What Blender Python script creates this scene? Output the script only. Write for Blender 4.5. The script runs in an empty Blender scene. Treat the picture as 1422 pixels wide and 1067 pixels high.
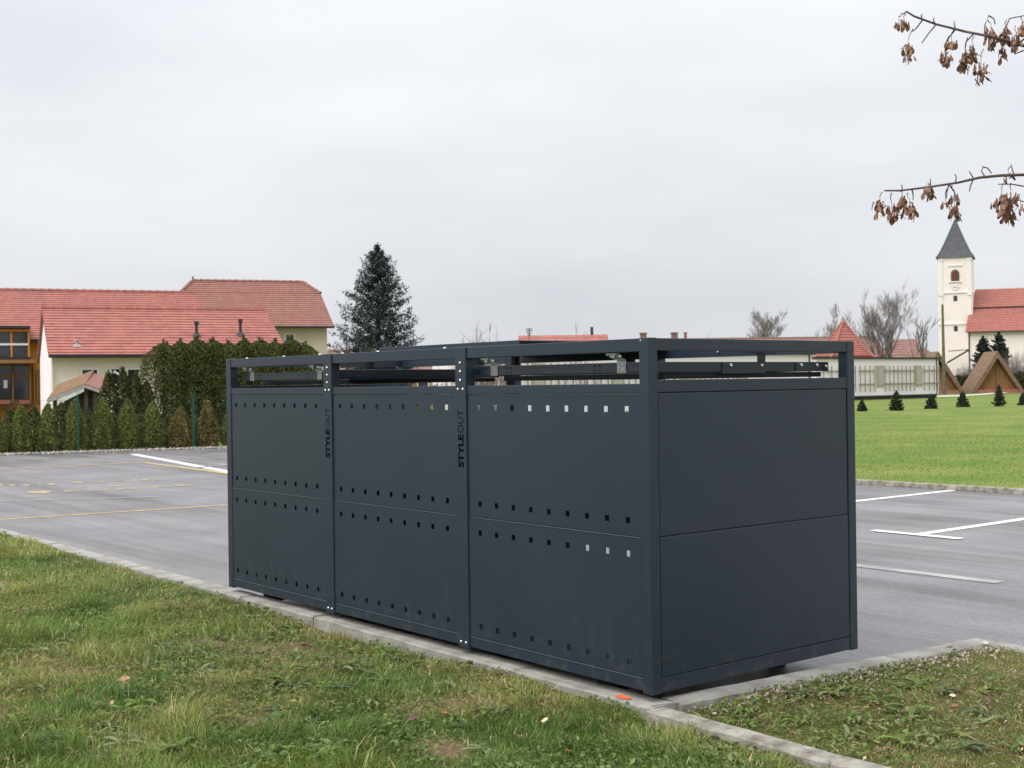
import bpy, bmesh, math, random
import numpy as np
from mathutils import Vector, Matrix
R = math.radians
random.seed(7)
rng = np.random.default_rng(11)
scene = bpy.context.scene
COL = scene.collection

# ------------------------------------------------------------------ camera
F_PX, PITCH, ROLL, CAM_H = 1769.33, -0.0006, 0.0132, 1.551
cam_data = bpy.data.cameras.new('camera')
cam = bpy.data.objects.new('camera', cam_data)
COL.objects.link(cam)
cam_data.sensor_width = 23.6
cam_data.lens = F_PX / 1422.0 * 23.6
cam_data.clip_end = 6000
cam.matrix_world = (Matrix.Translation((0, 0, CAM_H)) @ Matrix.Rotation(R(90) + PITCH, 4, 'X')
                    @ Matrix.Rotation(-ROLL, 4, 'Z'))
cam_data.dof.use_dof = True
cam_data.dof.focus_distance = 6.2
cam_data.dof.aperture_fstop = 5.6
scene.camera = cam

# ------------------------------------------------------------------ sky and sun (overcast)
SUN_EL, SUN_AZ = R(50), R(-125)          # azimuth from +Y towards +X: behind the camera, to the left
world = bpy.data.worlds.new('World')
scene.world = world
world.use_nodes = True
wn = world.node_tree.nodes; wl = world.node_tree.links
wn.clear()
w_out = wn.new('ShaderNodeOutputWorld'); w_bg = wn.new('ShaderNodeBackground')
sky = wn.new('ShaderNodeTexSky'); sky.sky_type = 'NISHITA'; sky.sun_disc = False
sky.sun_elevation = SUN_EL; sky.sun_rotation = SUN_AZ; sky.dust_density = 4.0
tc = wn.new('ShaderNodeTexCoord'); mp = wn.new('ShaderNodeMapping'); mp.inputs['Scale'].default_value = (1.0, 1.0, 3.2)
nz = wn.new('ShaderNodeTexNoise'); nz.inputs['Scale'].default_value = 2.1; nz.inputs['Detail'].default_value = 5; nz.inputs['Roughness'].default_value = 0.5
cr = wn.new('ShaderNodeValToRGB')
cr.color_ramp.elements[0].position = 0.3; cr.color_ramp.elements[0].color = (0.408, 0.420, 0.448, 1)
cr.color_ramp.elements[1].position = 0.72; cr.color_ramp.elements[1].color = (0.535, 0.542, 0.556, 1)
sep = wn.new('ShaderNodeSeparateXYZ')
m1 = wn.new('ShaderNodeMath'); m1.operation = 'MAXIMUM'; m1.inputs[1].default_value = 0.0
mpw = wn.new('ShaderNodeMath'); mpw.operation = 'POWER'; mpw.inputs[1].default_value = 1.5
m2 = wn.new('ShaderNodeMath'); m2.operation = 'MULTIPLY_ADD'; m2.inputs[1].default_value = 1.4; m2.inputs[2].default_value = 1.0  # overcast deck brightens to the zenith
vm = wn.new('ShaderNodeVectorMath'); vm.operation = 'SCALE'
nis = wn.new('ShaderNodeVectorMath'); nis.operation = 'SCALE'; nis.inputs['Scale'].default_value = 0.08
mx = wn.new('ShaderNodeMix'); mx.data_type = 'RGBA'; mx.inputs[0].default_value = 0.95
wl.new(tc.outputs['Generated'], mp.inputs['Vector']); wl.new(mp.outputs[0], nz.inputs['Vector'])
wl.new(nz.outputs['Fac'], cr.inputs[0]); wl.new(tc.outputs['Generated'], sep.inputs[0])
wl.new(sep.outputs['Z'], m1.inputs[0]); wl.new(m1.outputs[0], mpw.inputs[0]); wl.new(mpw.outputs[0], m2.inputs[0])
wl.new(cr.outputs[0], vm.inputs[0]); wl.new(m2.outputs[0], vm.inputs['Scale'])
wl.new(sky.outputs[0], nis.inputs[0])
wl.new(nis.outputs[0], mx.inputs[6]); wl.new(vm.outputs[0], mx.inputs[7])
wl.new(mx.outputs[2], w_bg.inputs[0]); wl.new(w_bg.outputs[0], w_out.inputs[0])
w_bg.inputs[1].default_value = 1.0
sun_data = bpy.data.lights.new('sun', 'SUN'); sun = bpy.data.objects.new('sun', sun_data); COL.objects.link(sun)
sun_data.energy = 1.5; sun_data.angle = R(60); sun_data.color = (1.0, 0.95, 0.88)
sd_ = Vector((math.sin(SUN_AZ) * math.cos(SUN_EL), math.cos(SUN_AZ) * math.cos(SUN_EL), math.sin(SUN_EL)))
sun.rotation_euler = sd_.to_track_quat('Z', 'Y').to_euler()
sun.location = (-8, -14, 18)
vs = scene.view_settings
vs.view_transform = 'Standard'; vs.look = 'None'; vs.exposure = 0.72; vs.gamma = 1.0; vs.use_curve_mapping = False

# ------------------------------------------------------------------ helpers
PHI = 0.675
CX, CY = 0.6159, 5.7512
LD = (-math.sin(PHI), math.cos(PHI)); SD = (math.cos(PHI), math.sin(PHI))
def B(side, lng, z=0.0):                      # enclosure frame -> world
    return Vector((CX + side * SD[0] + lng * LD[0], CY + side * SD[1] + lng * LD[1], z))
def ray(px, py):                              # direction of a photo pixel
    x = (px - 711) / F_PX; u = -(py - 533.5) / F_PX
    X = x * math.cos(ROLL) + u * math.sin(ROLL); U = -x * math.sin(ROLL) + u * math.cos(ROLL)
    return Vector((X, math.cos(PITCH) - U * math.sin(PITCH), math.sin(PITCH) + U * math.cos(PITCH)))
def P(px, py, Y):                             # pixel at distance Y ahead
    d = ray(px, py); t = Y / d.y
    return Vector((d.x * t, Y, CAM_H + d.z * t))
def G(px, py, z=0.0):                         # pixel on the ground plane z
    d = ray(px, py); t = (z - CAM_H) / d.z
    return Vector((d.x * t, d.y * t, z))
def on_wall(px, py, o, ang):                  # pixel on the vertical plane through o along ang: (along, z)
    d = ray(px, py); n = (-math.sin(ang), math.cos(ang))
    t = (o[0] * n[0] + o[1] * n[1]) / (d.x * n[0] + d.y * n[1])
    x, y = d.x * t - o[0], d.y * t - o[1]
    return x * math.cos(ang) + y * math.sin(ang), CAM_H + d.z * t

MATS = {}
def mat(name, c1, c2=None, rough=0.7, scale=4.0, bump=0.0, bscale=None, spec=0.3, metal=0.0, vec=(1, 1, 1), detail=5, attr=False, trans=0.0, lo=0.35, hi=0.65):
    if name in MATS: return MATS[name]
    m = bpy.data.materials.new(name); m.use_nodes = True
    n = m.node_tree.nodes; l = m.node_tree.links
    b = n['Principled BSDF']
    b.inputs['Roughness'].default_value = rough; b.inputs['Specular IOR Level'].default_value = spec; b.inputs['Metallic'].default_value = metal
    b.inputs['Base Color'].default_value = (*c1, 1)
    t = n.new('ShaderNodeTexCoord'); mpn = n.new('ShaderNodeMapping'); mpn.inputs['Scale'].default_value = vec
    l.new(t.outputs['Object'], mpn.inputs['Vector'])
    if attr:
        a = n.new('ShaderNodeAttribute'); a.attribute_name = 'Col'
        l.new(a.outputs['Color'], b.inputs['Base Color'])
        if trans:
            tr = n.new('ShaderNodeBsdfTranslucent'); l.new(a.outputs['Color'], tr.inputs['Color'])
            ms = n.new('ShaderNodeMixShader'); ms.inputs[0].default_value = trans
            l.new(b.outputs[0], ms.inputs[1]); l.new(tr.outputs[0], ms.inputs[2])
            l.new(ms.outputs[0], n['Material Output'].inputs[0])
    elif c2 is not None:
        x = n.new('ShaderNodeTexNoise'); x.inputs['Scale'].default_value = scale; x.inputs['Detail'].default_value = detail; x.inputs['Roughness'].default_value = 0.6
        l.new(mpn.outputs[0], x.inputs['Vector'])
        r = n.new('ShaderNodeValToRGB')
        r.color_ramp.elements[0].position = lo; r.color_ramp.elements[0].color = (*c1, 1)
        r.color_ramp.elements[1].position = hi; r.color_ramp.elements[1].color = (*c2, 1)
        l.new(x.outputs['Fac'], r.inputs[0]); l.new(r.outputs[0], b.inputs['Base Color'])
    if bump:
        y = n.new('ShaderNodeTexNoise'); y.inputs['Scale'].default_value = bscale or scale * 6; y.inputs['Detail'].default_value = 4
        l.new(mpn.outputs[0], y.inputs['Vector'])
        bp = n.new('ShaderNodeBump'); bp.inputs['Strength'].default_value = bump; bp.inputs['Distance'].default_value = 0.01
        l.new(y.outputs['Fac'], bp.inputs['Height']); l.new(bp.outputs[0], b.inputs['Normal'])
    MATS[name] = m
    return m

def link(o, parent=None):
    COL.objects.link(o)
    if parent is not None: o.parent = parent
    return o
def tag(o, label=None, cat=None, group=None, kind=None):
    if label: o['label'] = label
    if cat: o['category'] = cat
    if group: o['group'] = group
    if kind: o['kind'] = kind
    return o
def empty(name, loc, rz=0.0):
    o = bpy.data.objects.new(name, None); o.location = loc; o.rotation_euler = (0, 0, rz); o.empty_display_size = 0.2
    return link(o)
class MB:
    def __init__(s): s.v = []; s.f = []
    def add(s, vs_, fs):
        k = len(s.v); s.v += [tuple(v) for v in vs_]; s.f += [tuple(i + k for i in f) for f in fs]; return s
    def box(s, x0, x1, y0, y1, z0, z1):
        return s.add([(x0, y0, z0), (x1, y0, z0), (x1, y1, z0), (x0, y1, z0), (x0, y0, z1), (x1, y0, z1), (x1, y1, z1), (x0, y1, z1)],
                     [(3, 2, 1, 0), (4, 5, 6, 7), (0, 1, 5, 4), (1, 2, 6, 5), (2, 3, 7, 6), (3, 0, 4, 7)])
    def obox(s, p0, p1, w, h):                # a bar from p0 to p1, w wide (horizontal), h high
        p0, p1 = Vector(p0), Vector(p1); d = (p1 - p0).normalized()
        up = Vector((0, 0, 1)) if abs(d.z) < 0.95 else Vector((0, 1, 0))
        a = d.cross(up).normalized() * w / 2; b = a.cross(d).normalized() * h / 2
        vs_ = [p + i * a + j * b for p in (p0, p1) for i, j in ((-1, -1), (1, -1), (1, 1), (-1, 1))]
        return s.add(vs_, [(0, 1, 2, 3), (7, 6, 5, 4), (0, 4, 5, 1), (1, 5, 6, 2), (2, 6, 7, 3), (3, 7, 4, 0)])
    def tube(s, pts, rad, n=6, cap=True):
        pts = [Vector(p) for p in pts]; k = len(s.v); m = len(pts)
        for i, p in enumerate(pts):
            d = (pts[min(i + 1, m - 1)] - pts[max(i - 1, 0)])
            d = d.normalized() if d.length > 1e-9 else Vector((0, 0, 1))
            a = d.cross(Vector((0, 0, 1)) if abs(d.z) < 0.9 else Vector((1, 0, 0))).normalized(); b = d.cross(a)
            r = rad[i] if isinstance(rad, (list, tuple)) else rad
            for j in range(n):
                t = 2 * math.pi * j / n; s.v.append(tuple(p + r * (math.cos(t) * a + math.sin(t) * b)))
        for i in range(m - 1):
            for j in range(n):
                s.f.append((k + i * n + j, k + i * n + (j + 1) % n, k + (i + 1) * n + (j + 1) % n, k + (i + 1) * n + j))
        if cap:
            s.f.append(tuple(k + j for j in range(n))[::-1]); s.f.append(tuple(k + (m - 1) * n + j for j in range(n)))
        return s
    def poly(s, pts): return s.add(pts, [tuple(range(len(pts)))])
    def prism(s, pts, off):                   # closed prism from polygon pts along vector off
        n = len(pts); off = Vector(off)
        a = [Vector(p) for p in pts]; b = [p + off for p in a]
        return s.add(a + b, [tuple(range(n))[::-1], tuple(range(n, 2 * n))] + [(i, (i + 1) % n, n + (i + 1) % n, n + i) for i in range(n)])
    def mesh(s, name, bevel=0.0, smooth=False, fix=True):
        me = bpy.data.meshes.new(name); me.from_pydata(s.v, [], s.f)
        if fix or bevel:
            bm = bmesh.new(); bm.from_mesh(me)
            bmesh.ops.recalc_face_normals(bm, faces=bm.faces)
            if bevel: bmesh.ops.bevel(bm, geom=bm.edges[:], offset=bevel, segments=2, affect='EDGES', profile=0.5)
            bm.to_mesh(me); bm.free()
        if smooth: me.polygons.foreach_set('use_smooth', [True] * len(me.polygons))
        me.update(); return me
    def build(s, name, m, parent=None, bevel=0.0, smooth=False, fix=True):
        me = s.mesh(name, bevel, smooth, fix); me.materials.append(m)
        return link(bpy.data.objects.new(name, me), parent)
def np_mesh(name, verts, faces_flat, sizes, m, parent=None, cols=None):
    me = bpy.data.meshes.new(name)
    verts = np.asarray(verts, np.float32); faces_flat = np.asarray(faces_flat, np.int32); sizes = np.asarray(sizes, np.int32)
    me.vertices.add(len(verts)); me.vertices.foreach_set('co', verts.ravel())
    me.loops.add(len(faces_flat)); me.loops.foreach_set('vertex_index', faces_flat)
    me.polygons.add(len(sizes)); starts = np.concatenate([[0], np.cumsum(sizes)[:-1]]).astype(np.int32)
    me.polygons.foreach_set('loop_start', starts); me.polygons.foreach_set('loop_total', sizes)
    if cols is not None:
        a = me.attributes.new('Col', 'FLOAT_COLOR', 'POINT')
        a.data.foreach_set('color', np.concatenate([cols, np.ones((len(cols), 1))], 1).astype(np.float32).ravel())
    me.materials.append(m); me.update(calc_edges=True)
    return link(bpy.data.objects.new(name, me), parent)
def vnoise(x, y, s, seed=0):                  # cheap value noise, 0..1
    def h(i, j):
        n = (i * 374761393 + j * 668265263 + seed * 1442695041) & 0x7fffffff
        n = ((n ^ (n >> 13)) * 1274126177) & 0x7fffffff
        return ((n ^ (n >> 16)) & 0xffff) / 65535.0
    x = np.asarray(x, float) * s; y = np.asarray(y, float) * s
    i = np.floor(x).astype(np.int64); j = np.floor(y).astype(np.int64); u = x - i; v = y - j
    u = u * u * (3 - 2 * u); v = v * v * (3 - 2 * v)
    return (h(i, j) * (1 - u) + h(i + 1, j) * u) * (1 - v) + (h(i, j + 1) * (1 - u) + h(i + 1, j + 1) * u) * v
def fbm(x, y, s, seed=0, o=3):
    r = 0; a = 0.5; t = 0
    for k in range(o): r = r + a * vnoise(x, y, s * 2 ** k, seed + k); t += a; a *= 0.5
    return r / t
def leaf_cards(pts, nrm, size, cols, asp=0.55, jit=0.6):
    """one bent leaf-sized quad at every point; returns verts, faces, sizes, cols"""
    n = len(pts); nrm = nrm + rng.normal(0, jit, (n, 3)); nrm /= np.linalg.norm(nrm, axis=1, keepdims=True) + 1e-9
    t = rng.normal(0, 1, (n, 3)); t[:, 2] += 0.9; t -= nrm * (t * nrm).sum(1, keepdims=True); t /= np.linalg.norm(t, axis=1, keepdims=True) + 1e-9
    b = np.cross(nrm, t); s = (size * rng.uniform(0.6, 1.35, n))[:, None] if np.isscalar(size) else (size * rng.uniform(0.6, 1.35, n))[:, None]
    v = np.stack([pts - t * s, pts + b * s * asp, pts + t * s, pts - b * s * asp], 1).reshape(-1, 3)
    return v, np.arange(4 * n), np.full(n, 4), np.repeat(cols, 4, 0)

# materials
def powder_coat():
    """anthracite powder coat: orange-peel grain, slightly wavy sheet, dried splashes low down"""
    m = bpy.data.materials.new('anthracite powder coat'); m.use_nodes = True; n = m.node_tree.nodes; l = m.node_tree.links; b = n['Principled BSDF']
    t = n.new('ShaderNodeTexCoord')
    def noise(sc, det=3, vec=(1, 1, 1)):
        mpn = n.new('ShaderNodeMapping'); mpn.inputs['Scale'].default_value = vec; x = n.new('ShaderNodeTexNoise'); x.inputs['Scale'].default_value = sc; x.inputs['Detail'].default_value = det
        l.new(t.outputs['Object'], mpn.inputs[0]); l.new(mpn.outputs[0], x.inputs['Vector']); return x.outputs['Fac']
    def ramp(src, p0, c0, p1, c1):
        r = n.new('ShaderNodeValToRGB'); e = r.color_ramp.elements; e[0].position = p0; e[0].color = (*c0, 1); e[1].position = p1; e[1].color = (*c1, 1); l.new(src, r.inputs[0]); return r.outputs[0]
    base = ramp(noise(1.1, 4, (1, 1, 0.5)), 0.3, (0.0145, 0.0260, 0.0430), 0.7, (0.0170, 0.0290, 0.0470))
    sp = n.new('ShaderNodeSeparateXYZ'); l.new(t.outputs['Object'], sp.inputs[0])
    zf = n.new('ShaderNodeMapRange'); zf.inputs['From Min'].default_value = 0.0; zf.inputs['From Max'].default_value = 0.40; zf.inputs['To Min'].default_value = 0.5; zf.inputs['To Max'].default_value = 0.0; l.new(sp.outputs['Z'], zf.inputs['Value'])
    spl = ramp(noise(16, 6), 0.54, (0, 0, 0), 0.70, (1, 1, 1))
    mu = n.new('ShaderNodeMath'); mu.operation = 'MULTIPLY'; l.new(zf.outputs[0], mu.inputs[0]); l.new(spl, mu.inputs[1])
    k = n.new('ShaderNodeMix'); k.data_type = 'RGBA'; l.new(mu.outputs[0], k.inputs[0]); l.new(base, k.inputs[6]); k.inputs[7].default_value = (0.075, 0.068, 0.058, 1); l.new(k.outputs[2], b.inputs['Base Color'])
    l.new(ramp(noise(2.0, 5), 0.3, (0.34,) * 3, 0.7, (0.44,) * 3), b.inputs['Roughness']); b.inputs['Specular IOR Level'].default_value = 0.52
    b1 = n.new('ShaderNodeBump'); b1.inputs['Strength'].default_value = 0.10; b1.inputs['Distance'].default_value = 0.04; l.new(noise(1.7, 1), b1.inputs['Height'])
    b2 = n.new('ShaderNodeBump'); b2.inputs['Strength'].default_value = 0.06; b2.inputs['Distance'].default_value = 0.004; l.new(noise(420, 2), b2.inputs['Height']); l.new(b1.outputs[0], b2.inputs['Normal']); l.new(b2.outputs[0], b.inputs['Normal'])
    return m
M_ANT = powder_coat()
M_BLACK = mat('black steel', (0.012, 0.013, 0.015), rough=0.5)
M_PRINT = mat('black print', (0.002, 0.002, 0.003), rough=0.95, spec=0.03)
M_ZINC = mat('galvanised steel', (0.42, 0.43, 0.43), (0.28, 0.29, 0.29), rough=0.38, metal=0.8, scale=60)
M_BOLT = mat('stainless bolt', (0.75, 0.75, 0.74), rough=0.25, metal=0.9)
M_RUBBER = mat('black rubber', (0.015, 0.015, 0.016), rough=0.8)
M_CONC = mat('kerb concrete', (0.20, 0.19, 0.165), (0.37, 0.36, 0.335), rough=0.9, scale=5, bump=0.5, bscale=60, lo=0.3, hi=0.62)
M_CONC_OLD = mat('weathered kerb concrete', (0.15, 0.135, 0.105), (0.36, 0.34, 0.30), rough=0.95, scale=9, bump=0.9, bscale=40, lo=0.35, hi=0.6)
M_ORANGE = mat('orange spray paint', (0.80, 0.13, 0.05), (0.75, 0.17, 0.09), rough=0.6, scale=40)
M_WLINE = mat('white road paint', (0.30, 0.30, 0.30), (0.74, 0.74, 0.73), rough=0.7, scale=14, lo=0.28, hi=0.46)
M_WLINE2 = mat('worn white road paint', (0.25, 0.25, 0.255), (0.40, 0.40, 0.40), rough=0.7, scale=3)
M_YLINE = mat('yellow road paint', (0.34, 0.27, 0.15), (0.58, 0.43, 0.18), rough=0.7, scale=5)
M_YLINE2 = mat('worn yellow road paint', (0.21, 0.19, 0.16), (0.50, 0.40, 0.20), rough=0.7, scale=4, lo=0.42, hi=0.62)
M_GRASSB = mat('grass blades', (0.08, 0.12, 0.02), attr=True, rough=0.6, spec=0.25, trans=0.35)
M_LEAFC = mat('foliage', (0.05, 0.07, 0.02), attr=True, rough=0.7, spec=0.2, trans=0.12)
M_LAWN = mat('mown lawn', (0.105, 0.175, 0.034), (0.205, 0.235, 0.064), rough=0.9, scale=0.35, bump=0.8, bscale=30, spec=0.1, detail=9)
M_FIELD = mat('far meadow', (0.10, 0.14, 0.035), (0.15, 0.18, 0.06), rough=0.95, scale=0.05, spec=0.1)

# asphalt: pale worn surface with stones, tyre streaks along the lane and dark blotches
def asphalt():
    m = bpy.data.materials.new('worn asphalt'); m.use_nodes = True
    n = m.node_tree.nodes; l = m.node_tree.links; b = n['Principled BSDF']
    t = n.new('ShaderNodeTexCoord')
    def noise(scale, vec, detail, rot=0.0):
        mpn = n.new('ShaderNodeMapping'); mpn.inputs['Scale'].default_value = vec; mpn.inputs['Rotation'].default_value = (0, 0, rot)
        x = n.new('ShaderNodeTexNoise'); x.inputs['Scale'].default_value = scale; x.inputs['Detail'].default_value = detail; x.inputs['Roughness'].default_value = 0.6
        l.new(t.outputs['Object'], mpn.inputs[0]); l.new(mpn.outputs[0], x.inputs['Vector']); return x
    def ramp(x, p0, c0, p1, c1):
        r = n.new('ShaderNodeValToRGB'); e = r.color_ramp.elements
        e[0].position = p0; e[0].color = (*c0, 1); e[1].position = p1; e[1].color = (*c1, 1)
        l.new(x.outputs['Fac'], r.inputs[0]); return r
    def mul(a, c):
        k = n.new('ShaderNodeMix'); k.data_type = 'RGBA'; k.blend_type = 'MULTIPLY'; k.inputs[0].default_value = 1
        l.new(a, k.inputs[6]); l.new(c, k.inputs[7]); return k.outputs[2]
    fine = ramp(noise(130, (1, 1, 1), 3), 0.3, (0.45, 0.44, 0.44), 0.72, (1.5, 1.49, 1.5))
    blot = ramp(noise(0.55, (1, 1, 1), 6), 0.32, (0.138, 0.136, 0.139), 0.62, (0.216, 0.212, 0.216))
    strk = ramp(noise(1.0, (2.6, 0.10, 1), 5), 0.36, (0.70, 0.68, 0.67), 0.56, (1.06, 1.06, 1.07))
    mid = ramp(noise(22, (1, 1, 1), 5), 0.32, (0.80, 0.79, 0.79), 0.68, (1.16, 1.16, 1.17))
    c = mul(mul(mul(blot.outputs[0], fine.outputs[0]), strk.outputs[0]), mid.outputs[0])
    l.new(c, b.inputs['Base Color'])
    rr = ramp(noise(0.8, (1.6, 0.3, 1), 4), 0.35, (0.30,) * 3, 0.62, (0.62,) * 3); l.new(rr.outputs[0], b.inputs['Roughness'])
    b.inputs['Specular IOR Level'].default_value = 0.5
    bp = n.new('ShaderNodeBump'); bp.inputs['Strength'].default_value = 0.45; bp.inputs['Distance'].default_value = 0.006
    l.new(noise(95, (1, 1, 1), 4).outputs['Fac'], bp.inputs['Height']); l.new(bp.outputs[0], b.inputs['Normal'])
    return m
M_ASPH = asphalt()

# ------------------------------------------------------------------ setting: ground, parking lot, lawn, kerbs
def flat(name, pts, z, m, kind='structure', parent=None):
    o = MB().poly([(p[0], p[1], z) for p in pts]).build(name, m, parent, fix=False)
    return tag(o, kind=kind) if parent is None else o
def frame_sheet(name, quads, z, m):           # sheet in the enclosure's frame, textured along it
    e = MB()
    for q in quads: e.poly([(a, b, 0) for a, b in q])
    o = e.build(name, m, fix=False); o.location = (CX, CY, z); o.rotation_euler = (0, 0, PHI)
    return tag(o, kind='structure')
flat('ground', [(-2500, -300), (2500, -300), (2500, 4000), (-2500, 4000)], -0.06, M_FIELD)
fd = Vector((math.cos(R(23)), math.sin(R(23)), 0))         # the line of hedge and fence at the far edge of the lot
f0 = G(110, 629); fe0 = f0 - fd * 40; fe1 = f0 + fd * 9.5
def inv(p):
    q = (p[0] - CX, p[1] - CY); return (q[0] * SD[0] + q[1] * SD[1], q[0] * LD[0] + q[1] * LD[1])
lot = frame_sheet('parking_lot', [[(0.05, -0.3), (11.62, -0.3), (11.62, inv(fe1)[1]), inv(fe1), inv(fe0), (0.05, inv(fe0)[1] if inv(fe0)[0] > 0.05 else 27.5)],
                                  [(2.2, -14), (11.62, -14), (11.62, -0.3), (2.2, -0.3)]], 0.0, M_ASPH)
tag(lot, label='pale worn grey asphalt of the parking lot')
frame_sheet('lawn', [[(11.62, -40), (95, -40), (95, 95), (45, 95), (11.62, 24)]], 0.06, M_LAWN)

def marking(name, pts, m, z=0.004):           # painted marks, children of the lot
    o = MB().poly([(a, b, 0) for a, b in pts]).build(name, m, lot, fix=False); o.location = (0, 0, z); return o
def line(px0, px1, w, m, name='white_line', z=0.004):
    a = Vector((*inv(G(*px0)), 0)); b = Vector((*inv(G(*px1)), 0)); d = (b - a).normalized(); n_ = Vector((-d.y, d.x, 0)) * w / 2
    return marking(name, [(a - n_)[:2], (b - n_)[:2], (b + n_)[:2], (a + n_)[:2]], m, z)
def bay(side0, side1, lng, w=0.12): marking('white_line', [(side0, lng - w / 2), (side1, lng - w / 2), (side1, lng + w / 2), (side0, lng + w / 2)], M_WLINE)
bay(7.0, 12.2 - 0.65, 5.77); bay(6.97, 11.55, 3.24); bay(7.0, 11.55, 0.7); bay(7.0, 11.55, 8.3); bay(7.0, 11.55, 10.85)
for l0 in (3.24, 0.7, 5.77, 8.3): marking('white_line', [(6.82, l0 - 0.5), (6.95, l0 - 0.5), (6.95, l0 + 0.5), (6.82, l0 + 0.5)], M_WLINE, 0.008)
marking('worn_white_line', [(4.70, 1.1), (4.84, 1.1), (4.80, 3.4), (4.66, 3.4)], M_WLINE2)
line((185, 631), (330, 658), 0.20, M_WLINE); line((200, 643), (330, 660), 0.15, M_YLINE, 'yellow_line', 0.008)
line((-60, 655), (203, 642), 0.14, M_YLINE, 'yellow_line'); line((-60, 726), (335, 700.5), 0.10, M_YLINE, 'yellow_line')
line((275, 650), (360, 643), 0.12, M_WLINE2, 'worn_white_line', 0.012)
line((-20, 697), (230, 690), 0.10, M_WLINE2, 'worn_white_line')
for a, b, y, h in ((-5, 5, 674, 3), (12, 24, 674, 3), (26, 44, 674, 2.6), (52, 58, 673, 2), (66, 80, 673, 2.6), (96, 116, 670.5, 2.2), (125, 147, 669, 2.2), (161, 176, 668, 2.2),
                   (183, 192, 667.5, 2.2), (194, 209, 666.6, 2.2), (213, 225, 666.4, 2.2), (34, 73, 683.8, 4), (85, 112, 682.3, 3.4), (113, 121, 676, 2), (122, 153, 680.8, 3), (145, 170, 674.8, 2.2),
                   (160, 172, 679.4, 2.2), (175, 192, 678.6, 2.4), (208, 240, 676.4, 2.6), (241, 272, 674.6, 2.6)):
    pts = []
    for k in range(10):
        t = 2 * math.pi * k / 10; r_ = random.uniform(0.8, 1.1)
        pts.append(inv(G((a + b) / 2 + (b - a) / 2 * math.cos(t) * r_, y + h / 2 * math.sin(t) * r_ - (b - a) / 2 * math.cos(t) * 0.03)))
    marking('yellow_letter_trace', pts, M_YLINE2)

# kerbs: each stone a piece of its own
def kerb(name, label):
    o = empty(name, (CX, CY, 0), PHI); return tag(o, label=label, kind='structure')
stone_meshes = {}
def stones(parent, a, b, w, z0, z1, ln, m, gap=0.003, jit=0.003):
    a, b = Vector((*a, 0)), Vector((*b, 0)); d = (b - a); L_ = d.length; d.normalize(); n_ = max(1, round(L_ / ln)); ln = L_ / n_
    for i in range(n_):
        key = (round(w, 3), round(z1 - z0, 3), round(ln, 3), m.name, i % 3)
        if key not in stone_meshes:
            q = MB(); xs = np.linspace(gap / 2, ln - gap / 2, 9)
            top = []; bot = []
            for x in xs:                       # slightly worn arrises along the stone
                e0 = random.uniform(0.004, 0.014); e1 = random.uniform(0.004, 0.010); zt = (z1 - z0) - random.uniform(0, 0.004)
                top.append([(x, -w / 2, 0), (x, -w / 2, zt - e0), (x, -w / 2 + e0, zt), (x, w / 2 - e1, zt), (x, w / 2, zt - e1), (x, w / 2, 0)])
            vs_ = [p for s_ in top for p in s_]; fs = []
            for k in range(8):
                for j in range(5): fs.append((k * 6 + j, (k + 1) * 6 + j, (k + 1) * 6 + j + 1, k * 6 + j + 1))
            fs += [tuple(range(6)), tuple(range(48, 54))[::-1]]
            q.add(vs_, fs); me = q.mesh('kerb_stone'); me.materials.append(m); stone_meshes[key] = me
        o = link(bpy.data.objects.new('kerb_stone', stone_meshes[key]), parent)
        p = a + d * (ln * i)
        o.location = (p.x + random.uniform(-jit, jit), p.y, z0 + random.uniform(-jit, jit) * 0.6)
        o.rotation_euler = (random.uniform(-.008, .008), random.uniform(-.003, .003), math.atan2(d.y, d.x) + random.uniform(-.004, .004))
k1 = kerb('kerb', 'grey concrete kerb running under the long side of the dark enclosure')
stones(k1, (0.02, 16.0), (0.02, -0.06), 0.15, -0.15, 0.10, 1.0, M_CONC)
k2 = kerb('kerb', 'old rounded concrete edging between the two strips of grass')
stones(k2, (-0.055, -0.07), (-0.045, -6.0), 0.11, -0.15, 0.098, 1.0, M_CONC_OLD, jit=0.010)
k3 = kerb('kerb', 'pale concrete kerb along the short side of the dark enclosure')
stones(k3, (0.10, -0.02), (2.36, -0.235), 0.145, -0.15, 0.10, 0.75, M_CONC)
stones(k3, (2.31, -0.31), (2.31, -8.0), 0.145, -0.15, 0.10, 1.0, M_CONC)
k4 = kerb('kerb', 'low grey kerb between asphalt and green lawn')
stones(k4, (11.62, 23.5), (11.62, -14), 0.10, -0.15, 0.075, 1.0, M_CONC_OLD, jit=0.008)
pts = [(-0.025 + 0.024 * math.cos(t) * r_, 0.165 + 0.050 * math.sin(t) * r_, 0) for t, r_ in [(2 * math.pi * k / 14, random.uniform(0.75, 1.15)) for k in range(14)]]
o = MB().prism(pts, (0, 0, 0.003)).build('orange_paint_mark', M_ORANGE, k1); o.location = (0.0, 0, 0.0985)
o = MB().prism([(0.12, -0.012, 0), (0.25, -0.047, 0), (0.25, -0.053, 0), (0.12, -0.020, 0)], (0, 0, 0.002)).build('white_paint_mark', M_WLINE2, k3); o.location = (-0.16, -0.015, 0.1)

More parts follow.
